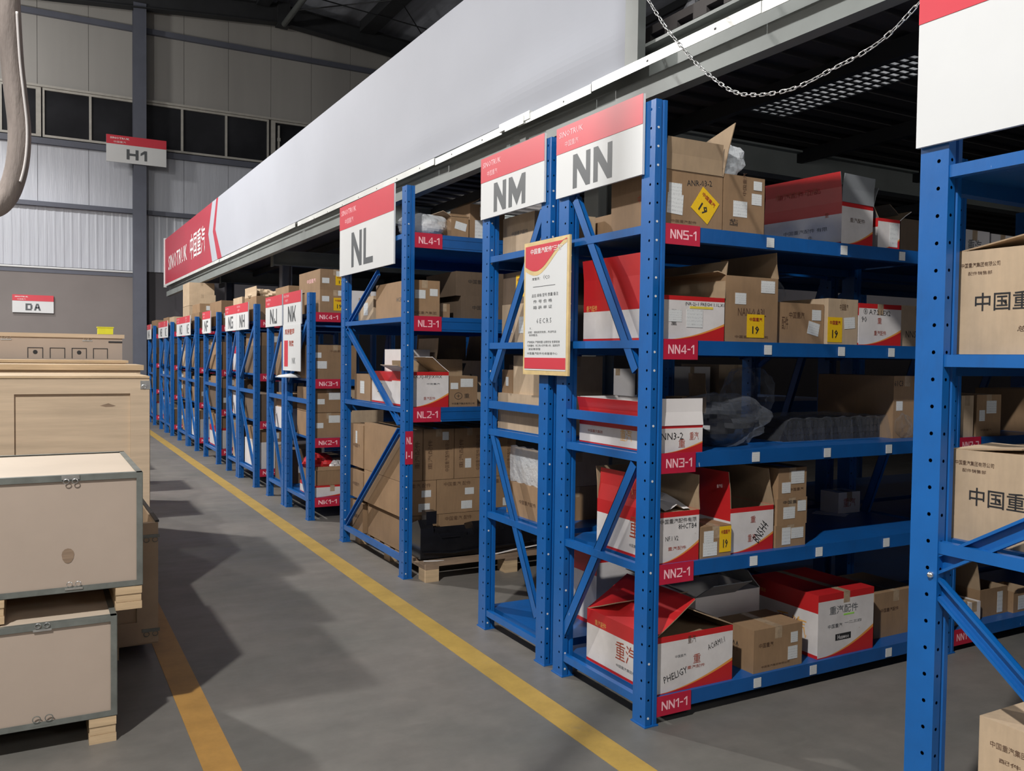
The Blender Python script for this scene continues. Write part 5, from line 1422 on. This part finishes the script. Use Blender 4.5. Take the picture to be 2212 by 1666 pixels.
# crate D: panelled pine crate
c = empty('pine_crate', 'tall panelled pine crate with a knot hole behind the open crate', 'crate', (.60, 5.52, 0))
MB().box(-1.6, -.006, .012, .78, .07, 1.395).build('body', PINE_H, c)
MB().box(-1.6, 0, -.004, .012, 1.31, 1.40).build('top_rail', PINE_H, c)
MB().box(-1.6, 0, -.004, .012, .10, .20).build('bottom_rail', PINE_H, c)
MB().box(-.105, 0, -.004, .012, .20, 1.31).build('stile', PINE_H, c)
MB().box(-.80, -.695, -.004, .012, .20, 1.31).build('stile', PINE_H, c)
MB().box(-1.6, .0, -.01, .79, 1.40, 1.412).build('lid', PINE, c)
MB().box(-.006, .004, .012, .78, .07, 1.395).build('side_panel', PINE, c)
for x in (-1.5, -.8, -.12):
    MB().box(x, x + .1, 0, .78, 0, .07).build('foot_runner', PINE, c)
m = MB(); m.quad([(x, 0, z) for x, z in ((-.245, 0), (-.215, -.008), (-.180, -.007), (-.160, -.002), (-.180, .005), (-.200, .013), (-.225, .006))]); m.build('knot', OLDWOOD, c, (-.02, .0115, 1.24))
m = MB(); m.box(-.05, .004, -.007, -.004, 1.335, 1.385); m.tube([(-.03 + .014 * math.cos(a), -.009, 1.35 + .011 * math.sin(a)) for a in [2 * PI * k / 10 for k in range(10)]], .003, 5, closed=True, updir=(0, 1, 0)); m.build('corner_clip', SHINY, c)
# low crates whose lids show behind D
def plain_crate(label, x1, y0, w, d, h, lid=.02, over=.02, mat=PINE_H):
    c = empty('wooden_crate', label, 'crate', (x1, y0, 0))
    MB().box(-w, 0, 0, d, .07, h - lid).build('body', mat, c)
    MB().box(-w - over, over, -over, d + over, h - lid, h).build('lid', PINE, c)
    for x in (-w + .05, -w / 2, -.15):
        MB().box(x, x + .1, 0, d, 0, .07).build('foot_runner', PINE, c)
    return c
plain_crate('plain wooden crate far down the row of crates, beyond the ported one', .64, 9.35, 1.5, .7, 1.30)
plain_crate('second plain wooden crate far down the row, behind the first', .70, 10.75, 1.5, .6, 1.42)
plain_crate('last plain wooden crate at the far end of the row', .66, 12.3, 1.5, .7, 1.25)
plain_crate('plain wooden crate with a thick lid behind the tall panelled crate', .64, 6.42, 1.7, .5, 1.465, .035)
plain_crate('plain wooden crate with a thin lid in front of the ported crate', .60, 7.0, 1.7, .45, 1.49, .02, .015)
c = empty('ported_crate', 'pale crate with four outlined ports below its latched lid at the far left', 'crate', (.62, 7.55, 0))
MB().box(-1.7, 0, 0, 1.0, .07, 1.66).build('body', PLY, c)
MB().box(-1.72, .015, -.015, 1.01, 1.66, 1.69).build('lid', PINE_H, c)
for x in (-1.6, -.85, -.15):
    MB().box(x, x + .1, 0, 1, 0, .07).build('foot_runner', PINE, c)
for k, x in enumerate((-.66, -.51, -.36, -.21)):
    m = MB(); m.box(x, x + .105, -.004, 0, 1.575, 1.58); m.box(x, x + .005, -.004, 0, 1.50, 1.575); m.box(x + .1, x + .105, -.004, 0, 1.50, 1.575)
    m.build('port_frame', BLACKINK, c)
    if k % 2 == 0:
        m = MB(); m.tube([(x + .052, -.003, 1.545), (x + .052, .0, 1.545)], .016, 12); m.build('port_plug', BLACKINK, c)
for x in (-.80, -.25):
    clasp(c, x, -.003, 1.645, 1, -1)
MB().box(-.10, 0, -.006, 0, 1.625, 1.637).build('hasp', DARKM, c)
yb = tag(MB().box(-.055, .055, -.04, .04, 0, .055).box(-.060, .060, -.045, .045, .05, .058).build('yellow_box', YEL, None, (.50, 7.60, 1.692)), 'small bright yellow box standing on the ported crate', 'box')
